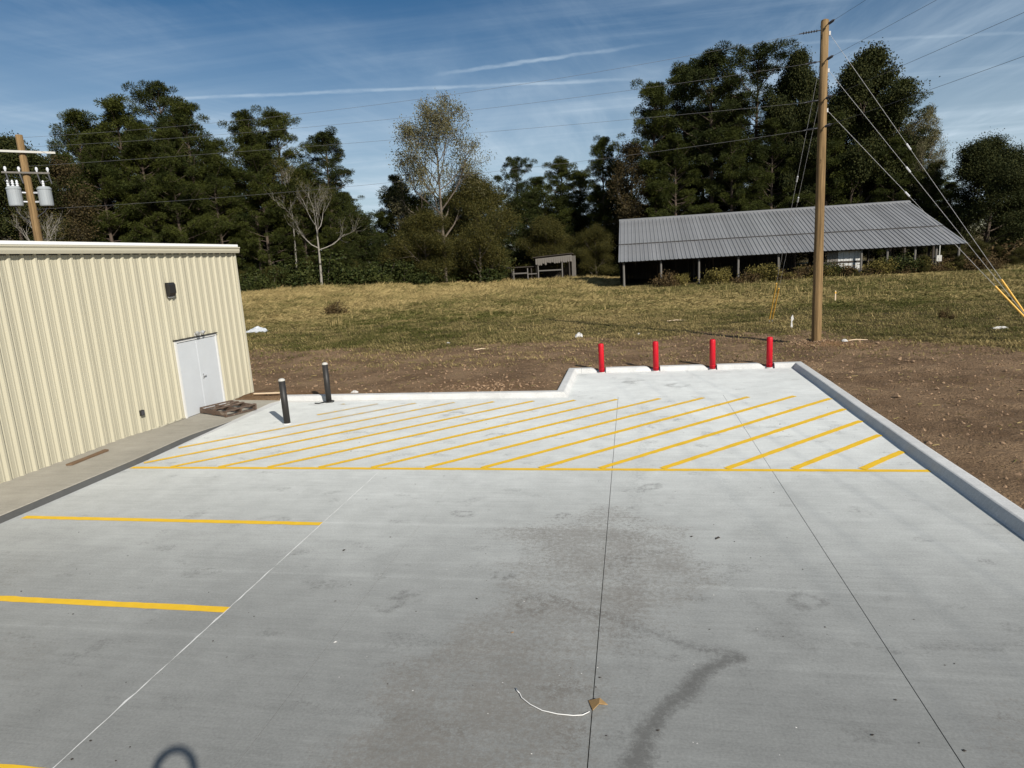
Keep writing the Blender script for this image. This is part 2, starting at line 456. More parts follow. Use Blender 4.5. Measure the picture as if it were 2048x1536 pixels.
def soil_z(x, y):
    x = np.asarray(x, float); y = np.asarray(y, float)
    z = terrain(x, y) + 0.09
    near = 1 - S((y - 34) / 20)
    z = z + 0.05 * (fbm(x, y, 0.35, 4, 3) - 0.5) + near * (0.11 + 0.06 * S((x - 5) / 2)) * (fbm(x, y * 1.5, 1.7, 5, 1) - 0.5)
    # wheel ruts of a dirt track that runs past the lot on the far side
    c = 26.4 + 0.9 * np.sin(x * 0.09) - 0.02 * x
    for o in (-0.9, 0.9):
        z = z - 0.05 * np.exp(-((y - c - o) / 0.28) ** 2) * (0.6 + 0.6 * fbm(x, y, 0.5, 2, 7))
    z = z + 0.13 * np.exp(-(((x - 7.0) / 1.0) ** 2 + ((y - 26.5) / 0.75) ** 2))      # spoil heap round the pole
    return z

def turf_mask(x, y):
    """0 = bare soil, 1 = grass"""
    x = np.asarray(x, float); y = np.asarray(y, float)
    n = (fbm(x, y, 0.22, 4, 11) - 0.5) * 5.0 + (fbm(x, y, 1.1, 3, 12) - 0.5) * 1.6
    yb = np.interp(x, [-60, -20, -10, -3, 3, 8, 10, 12, 14.5, 18, 60], [34, 30.8, 28.9, 29.0, 29.6, 29.2, 26.5, 22.8, 17, 10, 4])
    m = S((y + n * 1.3 - yb + 2.0) / 5.0)
    return m

def build_ground():
    def axis(fine0, fine1, step, lo, hi, grow, extra):
        a = list(np.arange(fine0, fine1 + 1e-6, step)); s = step
        while a[-1] < hi: s *= grow; a.append(min(a[-1] + s, hi))
        s = step; b = []
        q = fine0
        while q > lo: s *= grow; q = max(q - s, lo); b.append(q)
        a = sorted(set(np.round(b[::-1] + a + extra, 4)))
        return np.array(a)
    xs = axis(-24, 16, 0.13, -2500, 2500, 1.07, [LX1 + 0.25, LX1 + 0.30, XI - 0.25, XI - 0.30, -12.56, -12.60])
    ys = axis(7, 33, 0.13, -600, 4500, 1.06, [YB + 0.25, YB + 0.30, YT + 0.25, YT + 0.30, 19.42, 19.38])
    X, Y = np.meshgrid(xs, ys)
    Z = soil_z(X, Y)
    inside = (X < LX1 + 0.28) & (X > -31) & (((Y < YB + 0.28)) | ((X > XI - 0.28) & (Y < YT + 0.28))) & (Y > -40)
    inside |= (X < -12.58) & (X > -31) & (Y < 19.40) & (Y > -40)
    Z = np.where(inside, -0.25, Z)
    t = turf_mask(X, Y)
    clay = np.exp(-(((X - 7.6) / 1.3) ** 2 + ((Y - 26.1) / 0.8) ** 2)) + 0.8 * np.exp(-(((Y - 19.0) / 0.5) ** 2)) * S((-X - 8.0) / 2) + 0.5 * np.exp(-(((X + 4.5) / 2.0) ** 2 + ((Y - 19.6) / 1.0) ** 2))
    V = np.stack([X.ravel(), Y.ravel(), Z.ravel()], 1)
    nx, ny = len(xs), len(ys)
    i, j = np.meshgrid(np.arange(nx - 1), np.arange(ny - 1)); q = (j * nx + i).ravel()
    F = np.stack([q, q + 1, q + 1 + nx, q + nx], 1)
    me = tri_mesh('ground', V, F, 'ground', attrs={'turf': t.ravel(), 'clay': np.clip(clay, 0, 1).ravel()}, smooth=True)
    return tag(put('ground', me), kind='structure')
build_ground()

# ------------------------------------------------------------------ concrete lot
def seg_mask(x, y, pts, w):
    d = np.full(x.shape, 1e9)
    for (ax, ay), (bx, by) in zip(pts[:-1], pts[1:]):
        L2 = (bx - ax) ** 2 + (by - ay) ** 2
        t = np.clip(((x - ax) * (bx - ax) + (y - ay) * (by - ay)) / L2, 0, 1)
        d = np.minimum(d, np.hypot(x - ax - t * (bx - ax), y - ay - t * (by - ay)))
    return 1 - S(d / w)

def poly_dist(x, y, P):
    """signed distance, positive inside"""
    d = np.full(x.shape, 1e9); ins = np.zeros(x.shape, bool)
    n = len(P)
    for i in range(n):
        ax, ay = P[i]; bx, by = P[(i + 1) % n]
        L2 = (bx - ax) ** 2 + (by - ay) ** 2
        t = np.clip(((x - ax) * (bx - ax) + (y - ay) * (by - ay)) / L2, 0, 1)
        d = np.minimum(d, np.hypot(x - ax - t * (bx - ax), y - ay - t * (by - ay)))
        c = ((ay > y) != (by > y)) & (x < (bx - ax) * (y - ay) / (by - ay + 1e-12) + ax)
        ins ^= c
    return np.where(ins, d, -d)

RINGS = [(-2.72, 9.6, .2), (-1.15, 9.55, .16), (-0.02, 10.65, .2), (0.28, 10.85, .24), (-0.05, 9.95, .14), (-1.25, 6.85, .26), (-2.75, 7.1, .22),
         (2.95, 8.0, .22), (-4.1, 5.5, .2), (-1.75, 7.6, .2), (3.45, 7.1, .2), (-3.0, 6.8, .25), (0.6, 14.9, .3), (0.9, 15.6, .35), (1.6, 14.2, .25),
         (-6.2, 15.0, .3), (-4.7, 16.3, .4), (-3.2, 14.2, .3), (0.1, 20.2, .5), (1.3, 19.6, .4), (1.9, 7.2, .2)]
def stain_fields(x, y):
    wx = x + (fbm(x, y, 2.2, 5, 21) - 0.5) * 0.30; wy = y + (fbm(x, y, 2.2, 5, 22) - 0.5) * 0.30
    st = np.zeros(x.shape)
    # dark curved tyre scuff and the fainter tracks that meet it
    st = np.maximum(st, 0.95 * seg_mask(wx, wy, [(-0.10, 3.8), (-0.03, 4.53), (0.06, 4.84), (0.17, 5.16), (0.32, 5.44), (0.52, 5.75), (0.78, 5.97), (0.97, 6.07)], 0.25))
    st = np.maximum(st, 0.6 * seg_mask(wx, wy, [(0.88, 6.14), (0.52, 6.24), (0.07, 6.38), (-0.28, 6.64), (-0.95, 7.05)], 0.19))
    st = np.maximum(st, 0.42 * seg_mask(wx, wy, [(1.15, 6.52), (1.72, 6.43), (2.25, 6.31), (2.5, 6.25), (3.03, 6.42), (3.7, 6.5), (4.6, 6.5)], 0.17))
    st = np.maximum(st, 0.36 * seg_mask(wx, wy, [(1.1, 7.6), (1.35, 7.0), (1.7, 6.3)], 0.2))
    st = np.maximum(st, 0.40 * seg_mask(wx, wy, [(-3.2, 5.0), (-2.4, 4.85), (-1.6, 4.75)], 0.12))
    # soft old wheel path along the lane
    st = np.maximum(st, 0.30 * seg_mask(wx, wy, [(-0.05, 3.6), (-0.08, 7.5), (0.1, 12.0), (0.25, 17.0)], 0.35))
    st = np.maximum(st, 0.22 * seg_mask(wx, wy, [(1.75, 3.6), (1.6, 7.5), (1.5, 12.0)], 0.4))
    for cx, cy, r in RINGS:
        d = np.hypot(x - cx, (y - cy) * 1.2) + (fbm(x, y, 4, 2, 33) - 0.5) * 0.30
        st = np.maximum(st, 0.62 * np.exp(-((d - r * 0.6) / (r * 0.38)) ** 2) * S((fbm(x, y, 2.6, 3, 34) - 0.36) / 0.2))
    # edge scuffs along the right curb
    st = np.maximum(st, 0.45 * seg_mask(wx, wy, [(5.0, 7.2), (5.05, 9.0), (5.05, 9.8)], 0.22))
    sp = fbm(x * 0.6, y, 3.4, 5, 41)
    st = np.maximum(st, 0.42 * S((sp - 0.62) / 0.16))
    # brownish washed-out film with a ragged rim
    gd = poly_dist(wx, wy, [(-2.11, 9.44), (-1.17, 9.58), (-0.65, 10.02), (-0.25, 10.03), (0.06, 9.44), (0.91, 9.12), (1.1, 7.76), (0.5, 6.69), (-0.1, 5.83), (-0.2, 4.5), (-0.2, 2.0), (-3.4, 2.0), (-3.0, 4.2), (-2.67, 4.92), (-2.57, 5.53), (-2.3, 6.17), (-2.01, 7.05), (-1.73, 7.86), (-2.2, 8.96)])
    gr = S((gd + 0.25 + (fbm(x * 0.5, y, 3.0, 4, 52) - 0.5) * 0.9) / 0.8) * (0.62 + 0.55 * (fbm(x, y, 2.4, 4, 51) - 0.5))
    gr = np.maximum(gr, 0.30 * S((fbm(x, y, 0.5, 4, 55) - 0.52) / 0.2) * S((10.5 - y) / 4))
    # near lanes carry traffic soil plus lens vignetting painted in; far end paler
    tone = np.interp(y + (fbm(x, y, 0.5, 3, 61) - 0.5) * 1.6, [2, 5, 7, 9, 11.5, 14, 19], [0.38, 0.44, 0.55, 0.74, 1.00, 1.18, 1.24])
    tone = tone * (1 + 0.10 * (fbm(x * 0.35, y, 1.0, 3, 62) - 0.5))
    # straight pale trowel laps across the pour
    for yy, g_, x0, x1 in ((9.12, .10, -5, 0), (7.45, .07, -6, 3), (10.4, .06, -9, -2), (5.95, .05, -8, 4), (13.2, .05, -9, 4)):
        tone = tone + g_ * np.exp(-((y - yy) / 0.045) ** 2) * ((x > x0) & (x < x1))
    return np.clip(st, 0, 1), np.clip(gr, 0, 1), tone

def slab(x0, x1, y0, y1, parent, step=0.06):
    nx = max(2, int((x1 - x0) / step)); 
    ysn = np.concatenate([np.linspace(y0, min(3.0, y1), 12)[:-1], np.arange(3.0, y1, step), [y1]]) if y0 < 3 else np.linspace(y0, y1, int((y1 - y0) / step) + 1)
    xs = np.linspace(x0, x1, nx + 1); ny = len(ysn)
    X, Y = np.meshgrid(xs, ysn)
    st, gr, tone = stain_fields(X, Y)
    V = np.stack([X.ravel(), Y.ravel(), np.zeros(X.size)], 1)
    i, j = np.meshgrid(np.arange(nx), np.arange(ny - 1)); q = (j * (nx + 1) + i).ravel()
    F = np.stack([q, q + 1, q + nx + 2, q + nx + 1], 1)
    # skirt so that the slab has depth at the joints
    w = nx + 1
    loop = np.concatenate([np.arange(0, nx), np.arange(nx, w * ny - 1, w), np.arange(w * ny - 1, w * (ny - 1), -1), np.arange(w * (ny - 1), 0, -w)])
    b = V[loop].copy(); b[:, 2] = -0.12
    base = len(V); n = len(loop); a = np.arange(n); c = (a + 1) % n
    F2 = np.stack([loop[a], base + a, base + c, loop[c]], 1)
    V = np.concatenate([V, b]); F = np.concatenate([F, F2])
    ext = lambda A: np.concatenate([A.ravel(), A.ravel()[loop]])
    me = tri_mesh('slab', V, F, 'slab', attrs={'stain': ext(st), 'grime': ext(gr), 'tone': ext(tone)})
    return put('slab', me, parent)

lot = tag(MB().box(-10.85, LX1 + 0.2, LY0, YB + 0.02, -0.14, -0.06).box(XI - 0.05, LX1 + 0.2, YB + 0.02, YT + 0.1, -0.14, -0.06).build('parking_pavement', 'joint'), kind='structure')
J = 0.0045
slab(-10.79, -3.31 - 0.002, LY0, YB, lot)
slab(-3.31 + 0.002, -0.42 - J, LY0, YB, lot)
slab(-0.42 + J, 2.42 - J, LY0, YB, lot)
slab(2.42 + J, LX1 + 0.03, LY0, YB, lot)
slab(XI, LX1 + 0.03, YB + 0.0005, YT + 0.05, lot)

def stripe(p, q, w, wear=0.0, mat='yellow', z=0.004, skew=None, name='painted_line', wear2=None):
    p = np.array(p, float); q = np.array(q, float); d = q - p; L = np.hypot(*d); u = d / L; nrm = np.array([-u[1], u[0]])
    n = max(2, int(L / 0.12))
    t = np.linspace(0, 1, n + 1)
    if skew is None: ea = eb = 0
    else: ea = eb = skew
    e1 = rng.normal(0, 0.004, n + 1); e2 = rng.normal(0, 0.004, n + 1)
    A = p + np.outer(t, d) + nrm * (w / 2) + e1[:, None] * nrm
    B = p + np.outer(t, d) - nrm * (w / 2) + e2[:, None] * nrm
    V = np.zeros((2 * (n + 1), 3)); V[:n + 1, :2] = A; V[n + 1:, :2] = B; V[:, 2] = z
    i = np.arange(n); F = np.stack([i, i + n + 1, i + n + 2, i + 1], 1)[:, ::-1]
    wr = wear if wear2 is None else np.concatenate([np.interp(t, [0, 1], [wear, wear2])] * 2)
    me = tri_mesh(name, V, F, mat, attrs={'wear': np.broadcast_to(wr, len(V)) * 1.0})
    return put(name, me, lot)

# stall lines, chalk line and the hatched bay
stripe((-10.62, 9.09), (-4.95, 9.06), 0.125, -0.25)
stripe((-10.62, 6.50), (-4.90, 6.48), 0.125, -0.28)
stripe((-10.62, 3.92), (-4.90, 3.90), 0.125, -0.28)
stripe((-4.86, 3.0), (-4.98, 11.6), 0.013, -0.04, 'chalk', 0.0045, name='chalk_line')
stripe((-10.75, 11.82), (5.0, 11.78), 0.125, -0.16, wear2=-0.16)
i = 0
for c in np.arange(-26.27, -7.0, 1.147):
    # 45 degree hatch: x - y = c
    x0, y0 = c + 11.86, 11.86
    if x0 < -10.7: x0, y0 = -10.7, -10.7 - c
    y1 = 17.82 + 0.012 * (c + 16); x1 = c + y1
    if x1 > 4.98: x1, y1 = 4.98, 4.98 - c
    if c < -24.6: x0, y0 = max(x0, -8.7 + (0.2 if c < -25.5 else 0)), max(x0, -8.7 + (0.2 if c < -25.5 else 0)) - c
    wr = float(np.interp(c, [-26, -22, -14, -9], [0.20, 0.02, -0.06, -0.14]))
    stripe((x0, y0), (x1, y1), 0.135, wr - 0.05, z=0.008, wear2=wr + 0.08)
    i += 1

# curb: a cast section swept along the lot edge
def curb_run(path, prof, name, closed_ends=True):
    """path: inner foot line, lot on the left-hand side; prof: (outward, z)"""
    P = [np.array(p, float) for p in path]; n = len(P); m = len(prof); V = []
    for i, p in enumerate(P):
        ds = []
        if i > 0: d = P[i] - P[i - 1]; ds.append(d / np.hypot(*d))
        if i < n - 1: d = P[i + 1] - P[i]; ds.append(d / np.hypot(*d))
        ns = [np.array([d[1], -d[0]]) for d in ds]
        nn = sum(ns); nn = nn / np.hypot(*nn); k = 1 / max(0.3, float(nn @ ns[0]))
        for o, z in prof: V.append((*(p + nn * o * k), z))
    F = []
    for i in range(n - 1):
        for j in range(m - 1):
            a = i * m + j; F.append((a, a + m, a + m + 1, a + 1))
    F.append(tuple(range(m))); F.append(tuple(reversed(range((n - 1) * m, n * m))))
    mb = MB(); mb.add(V, F)
    o = mb.build(name, 'curb')
    return tag(o, kind='structure')
PROF = [(0.0, -0.1), (0.0, 0.0), (0.025, 0.02), (0.085, 0.118), (0.10, 0.14), (0.125, 0.15), (0.30, 0.152), (0.325, 0.145), (0.335, 0.12), (0.335, -0.1)]
def subdivide(a, b, step=1.0):
    a = np.array(a, float); b = np.array(b, float); n = max(1, int(np.hypot(*(b - a)) / step))
    return [tuple(a + (b - a) * t / n + (rng.normal(0, 0.004, 2) if 0 < t < n else 0)) for t in range(n + 1)]
right_path = subdivide((4.99, LY0), (5.02, 12.0)) + subdivide((5.02, 12.0), (5.10, 22.045))[1:]
curb_run(right_path + [(4.56, 22.035)], PROF, 'curb_right')
BX = [-1.04, 0.77, 2.61, 4.41]                       # red bollards stand in gaps of the far curb
PROF_LOW = [(0.12, -0.1), (0.12, 0.03), (0.15, 0.045), (0.30, 0.05), (0.33, 0.04), (0.335, -0.1)]
def end_taper(xa, xb, name):
    """far curb length whose left-hand end (at the next bollard) is cut square and right-hand end runs out in a curve"""
    pts = [(x, YT - 0.02 + (x - 1.5) * 0.018) for x in np.linspace(xb, xa, 7)]
    V = []; F = []; m = len(PROF)
    hs = [0.25, 0.62, 0.88, 1.0, 1.0, 1.0, 1.0]
    xs = [xb, xb - 0.06, xb - 0.13, xb - 0.22] + list(np.linspace(xb - 0.3, xa, 3))
    for x, h in zip(xs, hs):
        yb = YT - 0.02 + (x - 1.5) * 0.018
        for o, z in PROF: V.append((x, yb + o, z * h if z > 0 else z))
    for i in range(len(xs) - 1):
        for j in range(m - 1):
            a = i * m + j; F.append((a, a + m, a + m + 1, a + 1))
    F.append(tuple(range(m))); F.append(tuple(reversed(range((len(xs) - 1) * m, len(xs) * m))))
    mb = MB(); mb.add(V, F); return tag(mb.build(name, 'curb'), kind='structure')
edges = [XI + 0.125] + BX
for a, b in zip(edges, BX):
    xa = a + (0.14 if a in BX else 0.0)
    end_taper(xa, b - 0.17, 'curb_far')
low = [(5.0, YT + 0.08), (XI, YT - 0.04)]
curb_run(low, PROF_LOW, 'curb_footing')
curb_run([(XI + 0.12, 21.922), (XI, 21.92), (XI, YB + 0.0)] + subdivide((XI, YB + 0.0), (-10.9, YB + 0.12))[1:], PROF, 'curb_left')

# sidewalk along the building: high near the viewpoint, running down flush to the lot
def sidewalk():
    ys = np.concatenate([[LY0], np.arange(2, 18.6, 0.4), [18.55]])
    zz = lambda y: 0.13 * (1 - S((y - 13.6) / 2.6)) + 0.006
    V = []; F = []
    for y in ys:
        xe = -10.80 if y < 12 else -10.80 - 0.05 * (y - 12)
        if y > 18.2: xe = -10.95
        V += [(-12.72, y, 0.13 - 0.0 if y < 13 else max(zz(y), 0.05)), (xe - 0.012, y, zz(y)), (xe, y, zz(y) - 0.012), (xe, y, -0.1)]
    n = len(ys)
    top = MB(); face = MB()
    for i in range(n - 1):
        a = i * 4; b = a + 4
        F += [(a, a + 1, b + 1, b), (a + 1, a + 2, b + 2, b + 1)]
    o = tag(top.add(V, F).build('sidewalk', 'walk'), kind='structure')
    k = [i for i in range(n) if ys[i] < 16.8]
    V2 = []; F2 = []
    for i in k:
        p, q = V[i * 4 + 2], V[i * 4 + 3]
        V2 += [(p[0] + 0.006, p[1], p[2] - 0.002), (q[0] + 0.016, q[1], q[2])]
    for i in range(len(k) - 1): F2.append((2 * i, 2 * i + 1, 2 * i + 3, 2 * i + 2))
    # pavement fills between the receding walk edge and the lot edge
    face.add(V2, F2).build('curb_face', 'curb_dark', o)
    fill = MB(); fv = []; ff = []
    yy = [y for y in ys if y >= 12] 
    for y in yy:
        fv += [(-10.80 - 0.05 * (y - 12) - 0.02, y, -0.002), (-10.78, y, -0.002)]
    for i in range(len(yy) - 1): ff.append((2 * i, 2 * i + 1, 2 * i + 3, 2 * i + 2))
    fill.add(fv, ff).build('slab_edge', 'curb', o)
    return o
sidewalk()

# ------------------------------------------------------------------ metal building
WX, WY1, WZ = -12.56, 19.45, 4.68
bld = thing('metal_building', (WX, WY1, 0), 'beige ribbed metal building with white double door on the left', 'building')
def sheet_profile(width, ribs, depth=0.046, pitch=0.31):
    """(along, out) points across one wall sheet"""
    p = [(0.0, 0.0)]
    for r in range(ribs):
        c = pitch * (r + 0.5)
        for o in (-0.105, -0.055):                       # two small stiffening ribs before the main one
            pass
        p += [(c - 0.115, 0.0), (c - 0.105, 0.007), (c - 0.085, 0.007), (c - 0.075, 0.0), (c - 0.062, 0.0), (c - 0.024, depth), (c + 0.024, depth), (c + 0.05, 0.0),
              (c + 0.085, 0.0), (c + 0.095, 0.007), (c + 0.115, 0.007), (c + 0.125, 0.0)]
    p.append((width, 0.0))
    return p
def wall_sheet(width, ribs, z0, z1):
    pr = sheet_profile(width, ribs); V = []; F = []
    for z in (z0, z1):
        V += [(o, a, z) for a, o in pr]
    n = len(pr)
    for i in range(n - 1): F.append((i, i + 1, n + i + 1, n + i))
    mb = MB(); mb.add(V, F); return mb.mesh('wall_panel', 'wall')
full = wall_sheet(0.93, 3, 0.10, WZ); over = wall_sheet(0.93, 3, 2.26, WZ); part = wall_sheet(0.62, 2, 0.10, WZ)
door0 = -3.41                                         # local y: door spans two sheets
put('wall_panel', part, bld, (0, -0.62, 0))
y = -0.62
for i in range(33):
    y -= 0.93
    opening = i in (1, 2)
    put('wall_panel', over if opening else full, bld, (0.004 if i % 2 else 0.0, y, 0))
dy0, dy1 = -0.62 - 0.93 * 3, -0.62 - 0.93             # door opening, local y
MB().box(-0.12, 0.05, -0.05, 0.03, 0.08, WZ + 0.02).build('corner_trim', 'trim', bld)
MB().box(-0.10, -0.02, -31, dy0, 0.05, WZ).box(-0.10, -0.02, dy1, -0.06, 0.05, WZ).box(-0.10, -0.02, dy0, dy1, 2.3, WZ).build('wall_core', 'dark_gap', bld)
MB().box(-0.03, 0.022, -31, dy0, 0.06, 0.10).box(-0.03, 0.022, dy1, -0.03, 0.06, 0.10).build('base_trim', 'trim', bld)
MB().box(-17.5, -0.12, -0.02, 0.0, 0.0, WZ + 0.05).add([(-17.5, 0, WZ), (0, 0, WZ), (-8.75, 0, WZ + 0.75)], [(0, 1, 2)]).build('end_wall', 'wall', bld)
# gutter with a rolled lip, roof edge above
g = MB(); gp = [(0.03, WZ - 0.02), (0.14, WZ - 0.02), (0.165, WZ + 0.05), (0.165, WZ + 0.10), (0.19, WZ + 0.13), (0.19, WZ + 0.16), (0.165, WZ + 0.165), (0.15, WZ + 0.15), (0.03, WZ + 0.15)]
gv = [(x, yy, z) for yy in (-31.0, 0.10) for x, z in gp]; n = len(gp)
g.add(gv, [(i, (i + 1) % n, n + (i + 1) % n, n + i) for i in range(n)] + [tuple(range(n)), tuple(reversed(range(n, 2 * n)))])
g.build('gutter', 'trim', bld)
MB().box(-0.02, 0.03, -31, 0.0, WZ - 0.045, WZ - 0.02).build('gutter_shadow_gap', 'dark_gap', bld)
r = MB()
def roof_strip(x0, z0, x1, z1, t):
    r.add([(x0, -31, z0), (x0, 0.05, z0), (x1, 0.05, z1), (x1, -31, z1), (x0, -31, z0 + t), (x0, 0.05, z0 + t), (x1, 0.05, z1 + t), (x1, -31, z1 + t)],
          [(0, 3, 2, 1), (4, 5, 6, 7), (0, 1, 5, 4), (1, 2, 6, 5), (2, 3, 7, 6), (3, 0, 4, 7)])
roof_strip(0.15, WZ + 0.172, -8.75, WZ + 0.74, 0.07); roof_strip(-17.6, WZ + 0.172, -8.752, WZ + 0.74, 0.07)
rf = r.build('roof', 'roof_white', bld)
# double door, dark flashing for the head shadow line, jambs
d = thing('double_door', (0, 0, 0), None, None); d.parent = bld
for k_ in ('label', 'category'):
    if k_ in d: del d[k_]
fr = MB().box(-0.03, 0.055, dy0, dy0 + 0.055, 0.0, 2.255).box(-0.03, 0.055, dy1 - 0.055, dy1, 0.0, 2.255).box(-0.03, 0.055, dy0 + 0.055, dy1 - 0.055, 2.20, 2.255)
bpy.data.objects.remove(d)
fo = fr.build('door_frame', 'door_trim', bld)
dm = (dy0 + dy1) / 2
lf = MB().cbox(-0.02, 0.028, dy0 + 0.06, dm - 0.004, 0.055, 2.185, 0.004).mesh('door_leaf', 'door')
put('door_leaf', lf, fo); put('door_leaf', MB().cbox(-0.02, 0.028, dm + 0.004, dy1 - 0.06, 0.055, 2.185, 0.004).mesh('door_leaf', 'door'), fo)
MB().box(0.028, 0.038, dm - 0.028, dm + 0.016, 0.06, 2.17).build('astragal', 'door', fo)
MB().box(-0.03, 0.03, dy0 + 0.056, dy1 - 0.056, 0.02, 0.053).build('threshold', 'dark_gap', fo)
MB().box(0.0, 0.085, dy0 - 0.03, dy1 + 0.03, 2.257, 2.285).build('head_shadow_flashing', 'dark_gap', fo)  # flashing coloured dark to draw the shadow line over the door
MB().box(0.028, 0.045, dm + 0.05, dm + 0.10, 1.02, 1.16).box(0.045, 0.085, dm + 0.06, dm + 0.18, 1.08, 1.10).build('door_handle', 'steel', fo)

wl = thing('wall_light', (WX + 0.048, 16.12, 3.45), 'dark box wall light high above the white double door', 'wall light')
w = MB(); pr = [(0.0, 0.05), (0.0, 0.42), (0.09, 0.42), (0.13, 0.36), (0.13, 0.14), (0.07, 0.05)]
w.add([(x, s_, z) for s_ in (-0.125, 0.125) for x, z in pr], [(i, (i + 1) % 6, 6 + (i + 1) % 6, 6 + i) for i in range(6)] + [tuple(range(6)), tuple(reversed(range(6, 12)))])
wh = w.build('housing', 'bronze', wl)
MB().add([(0.012, -0.115, 0.046), (0.012, 0.115, 0.046), (0.066, 0.10, 0.02), (0.066, -0.10, 0.02), (0.012, -0.09, 0.0), (0.012, 0.09, 0.0)], [(0, 1, 2, 3), (3, 2, 5, 4), (0, 3, 4), (1, 5, 2)]).build('lens', 'lens', wh)

el = thing('emergency_light', (WX + 0.09, 17.0, 2.29), 'small twin-head emergency light just above the white double door', 'emergency light')
MB().cbox(-0.055, 0.03, -0.10, 0.10, 0.0, 0.10, 0.02).build('housing', 'white_cap', el)
for s_ in (-1, 1):
    MB().tube([(0.02, s_ * 0.10, 0.10), (0.07, s_ * 0.12, 0.10), (0.12, s_ * 0.13, 0.07)], [0.03, 0.055, 0.06], 10).build('lamp_head', 'steel', el)

ob = thing('wall_outlet', (WX + 0.036, 14.38, 0.55), 'small dark outlet box low on the beige wall', 'outlet box')
MB().cbox(0.0, 0.06, -0.06, 0.06, 0.0, 0.14, 0.012).build('box', 'bronze', ob)
MB().cbox(0.06, 0.075, -0.05, 0.05, 0.015, 0.125, 0.004).build('cover', 'dark_steel', ob)

# ------------------------------------------------------------------ bollards
def red_bollard(x, label, h):
    t = thing('bollard', (x, YT + 0.10 + (x - 1.5) * 0.03, 0.0), label, 'bollard', 'red bollards along the far curb')
    MB().lathe([(0.094, -0.1), (0.094, h - 0.05), (0.088, h - 0.025), (0.07, h - 0.008), (0.04, h)], 24).build('sleeve', 'red', t, smooth=False)
    MB().lathe([(0.115, -0.1), (0.115, 0.012), (0.10, 0.02)], 20).build('grout_ring', 'curb', t)
    for z in (0.12, h - 0.13): MB().lathe([(0.0945, z), (0.097, z + 0.004), (0.097, z + 0.02), (0.0945, z + 0.024)], 24).build('band', 'red', t)
    for ch in t.children: ch.data.shade_smooth()
    t.rotation_euler = (random.uniform(-.008, .008), random.uniform(-.01, .01), 0)
for x, l, h in zip(BX, ['leftmost red bollard, nearest the inner corner of the curb', 'second red bollard from the left on the far curb',
                        'third red bollard from the left on the far curb', 'rightmost red bollard, nearest the utility pole'], (1.0, 1.01, 1.01, 1.02)):
    red_bollard(x, l, h)

def black_bollard(x, y, label, hose):
    t = thing('bollard', (x, y, 0.0), label, 'bollard', 'black bollards in front of the metal building')
    pb = MB().lathe([(0.086, -0.1), (0.086, 1.17)], 20).build('post', 'black', t, smooth=True)
    MB().lathe([(0.088, 1.171), (0.088, 1.19), (0.075, 1.215), (0.045, 1.235), (0.01, 1.24)], 20).build('cap', 'white_cap', pb, smooth=True)
    MB().lathe([(0.12, 0.001), (0.12, 0.012), (0.09, 0.03)], 20).build('collar', 'curb', t)
    t.rotation_euler = (0.0, random.uniform(-.01, .01), 0)
black_bollard(-9.08, 15.46, 'nearer black bollard with pale cap beside the wooden pallet', False)
black_bollard(-9.12, 18.03, 'farther black bollard with pale cap at the left curb', True)
hp = [(-9.12 + (0.14 + 0.012 * a) * math.cos(a) , 18.03 + (0.14 + 0.012 * a) * math.sin(a), 0.03) for a in np.linspace(-2.6, 2.2, 26)] 
hp = [(-9.5, 17.86, 0.022), (-9.36, 17.84, 0.022)] + hp
tag(MB().tube([(p[0], p[1], p[2]) for p in hp], 0.016, 8).build('hose', 'rubber', smooth=True), 'short black hose curled round the foot of the farther black bollard', 'hose')

# ------------------------------------------------------------------ pallet and board on the walk
pl = thing('pallet', (-11.74, 16.88, 0.045), 'weathered brown wooden pallet lying in front of the double door', 'pallet', rz=R(-38))
for yy in (-0.50, 0.0, 0.50): MB().box(-0.60, 0.60, yy - 0.02, yy + 0.02, 0.018, 0.106).build('stringer', 'pallet', pl)
for i, xx in enumerate(np.linspace(-0.55, 0.55, 5)):
    if i == 3: continue
    MB().cbox(xx - 0.05, xx + 0.05, -0.52, 0.52, 0.107, 0.125, 0.003).build('deck_board', 'pallet', pl, rz=random.uniform(-.02, .02))
for xx in (-0.55, 0.0, 0.55): MB().box(xx - 0.05, xx + 0.05, -0.52, 0.52, 0.0, 0.017).build('bottom_board', 'pallet', pl)
pl.rotation_euler = (0, R(1.6), R(-21)); pl.scale = (1, 1, 1.35)
bd = MB()
bd.add([(-0.07, -0.55, 0), (0.07, -0.53, 0), (0.06, 0.0, 0), (0.08, 0.52, 0), (-0.05, 0.55, 0), (-0.06, 0.0, 0), (-0.07, -0.55, 0.035), (0.07, -0.53, 0.035), (0.06, 0.0, 0.03), (0.08, 0.52, 0.04), (-0.05, 0.55, 0.04), (-0.06, 0.0, 0.03)],
       [(0, 5, 4, 3, 2, 1), (6, 7, 8, 9, 10, 11), (0, 1, 7, 6), (1, 2, 8, 7), (2, 3, 9, 8), (3, 4, 10, 9), (4, 5, 11, 10), (5, 0, 6, 11)])
tag(bd.build('wood_board', 'plank', loc=(-12.05, 12.08, 0.138), rz=R(2)), 'brown wood board lying on the sidewalk against the beige wall', 'board')
tag(MB().box(-0.45, 0.45, -0.04, 0.04, 0, 0.03).build('wood_strip', 'stake', loc=(-11.6, 18.78, 0.16), rz=R(4)), 'thin pale wood strip on the soil by the building corner', 'board')

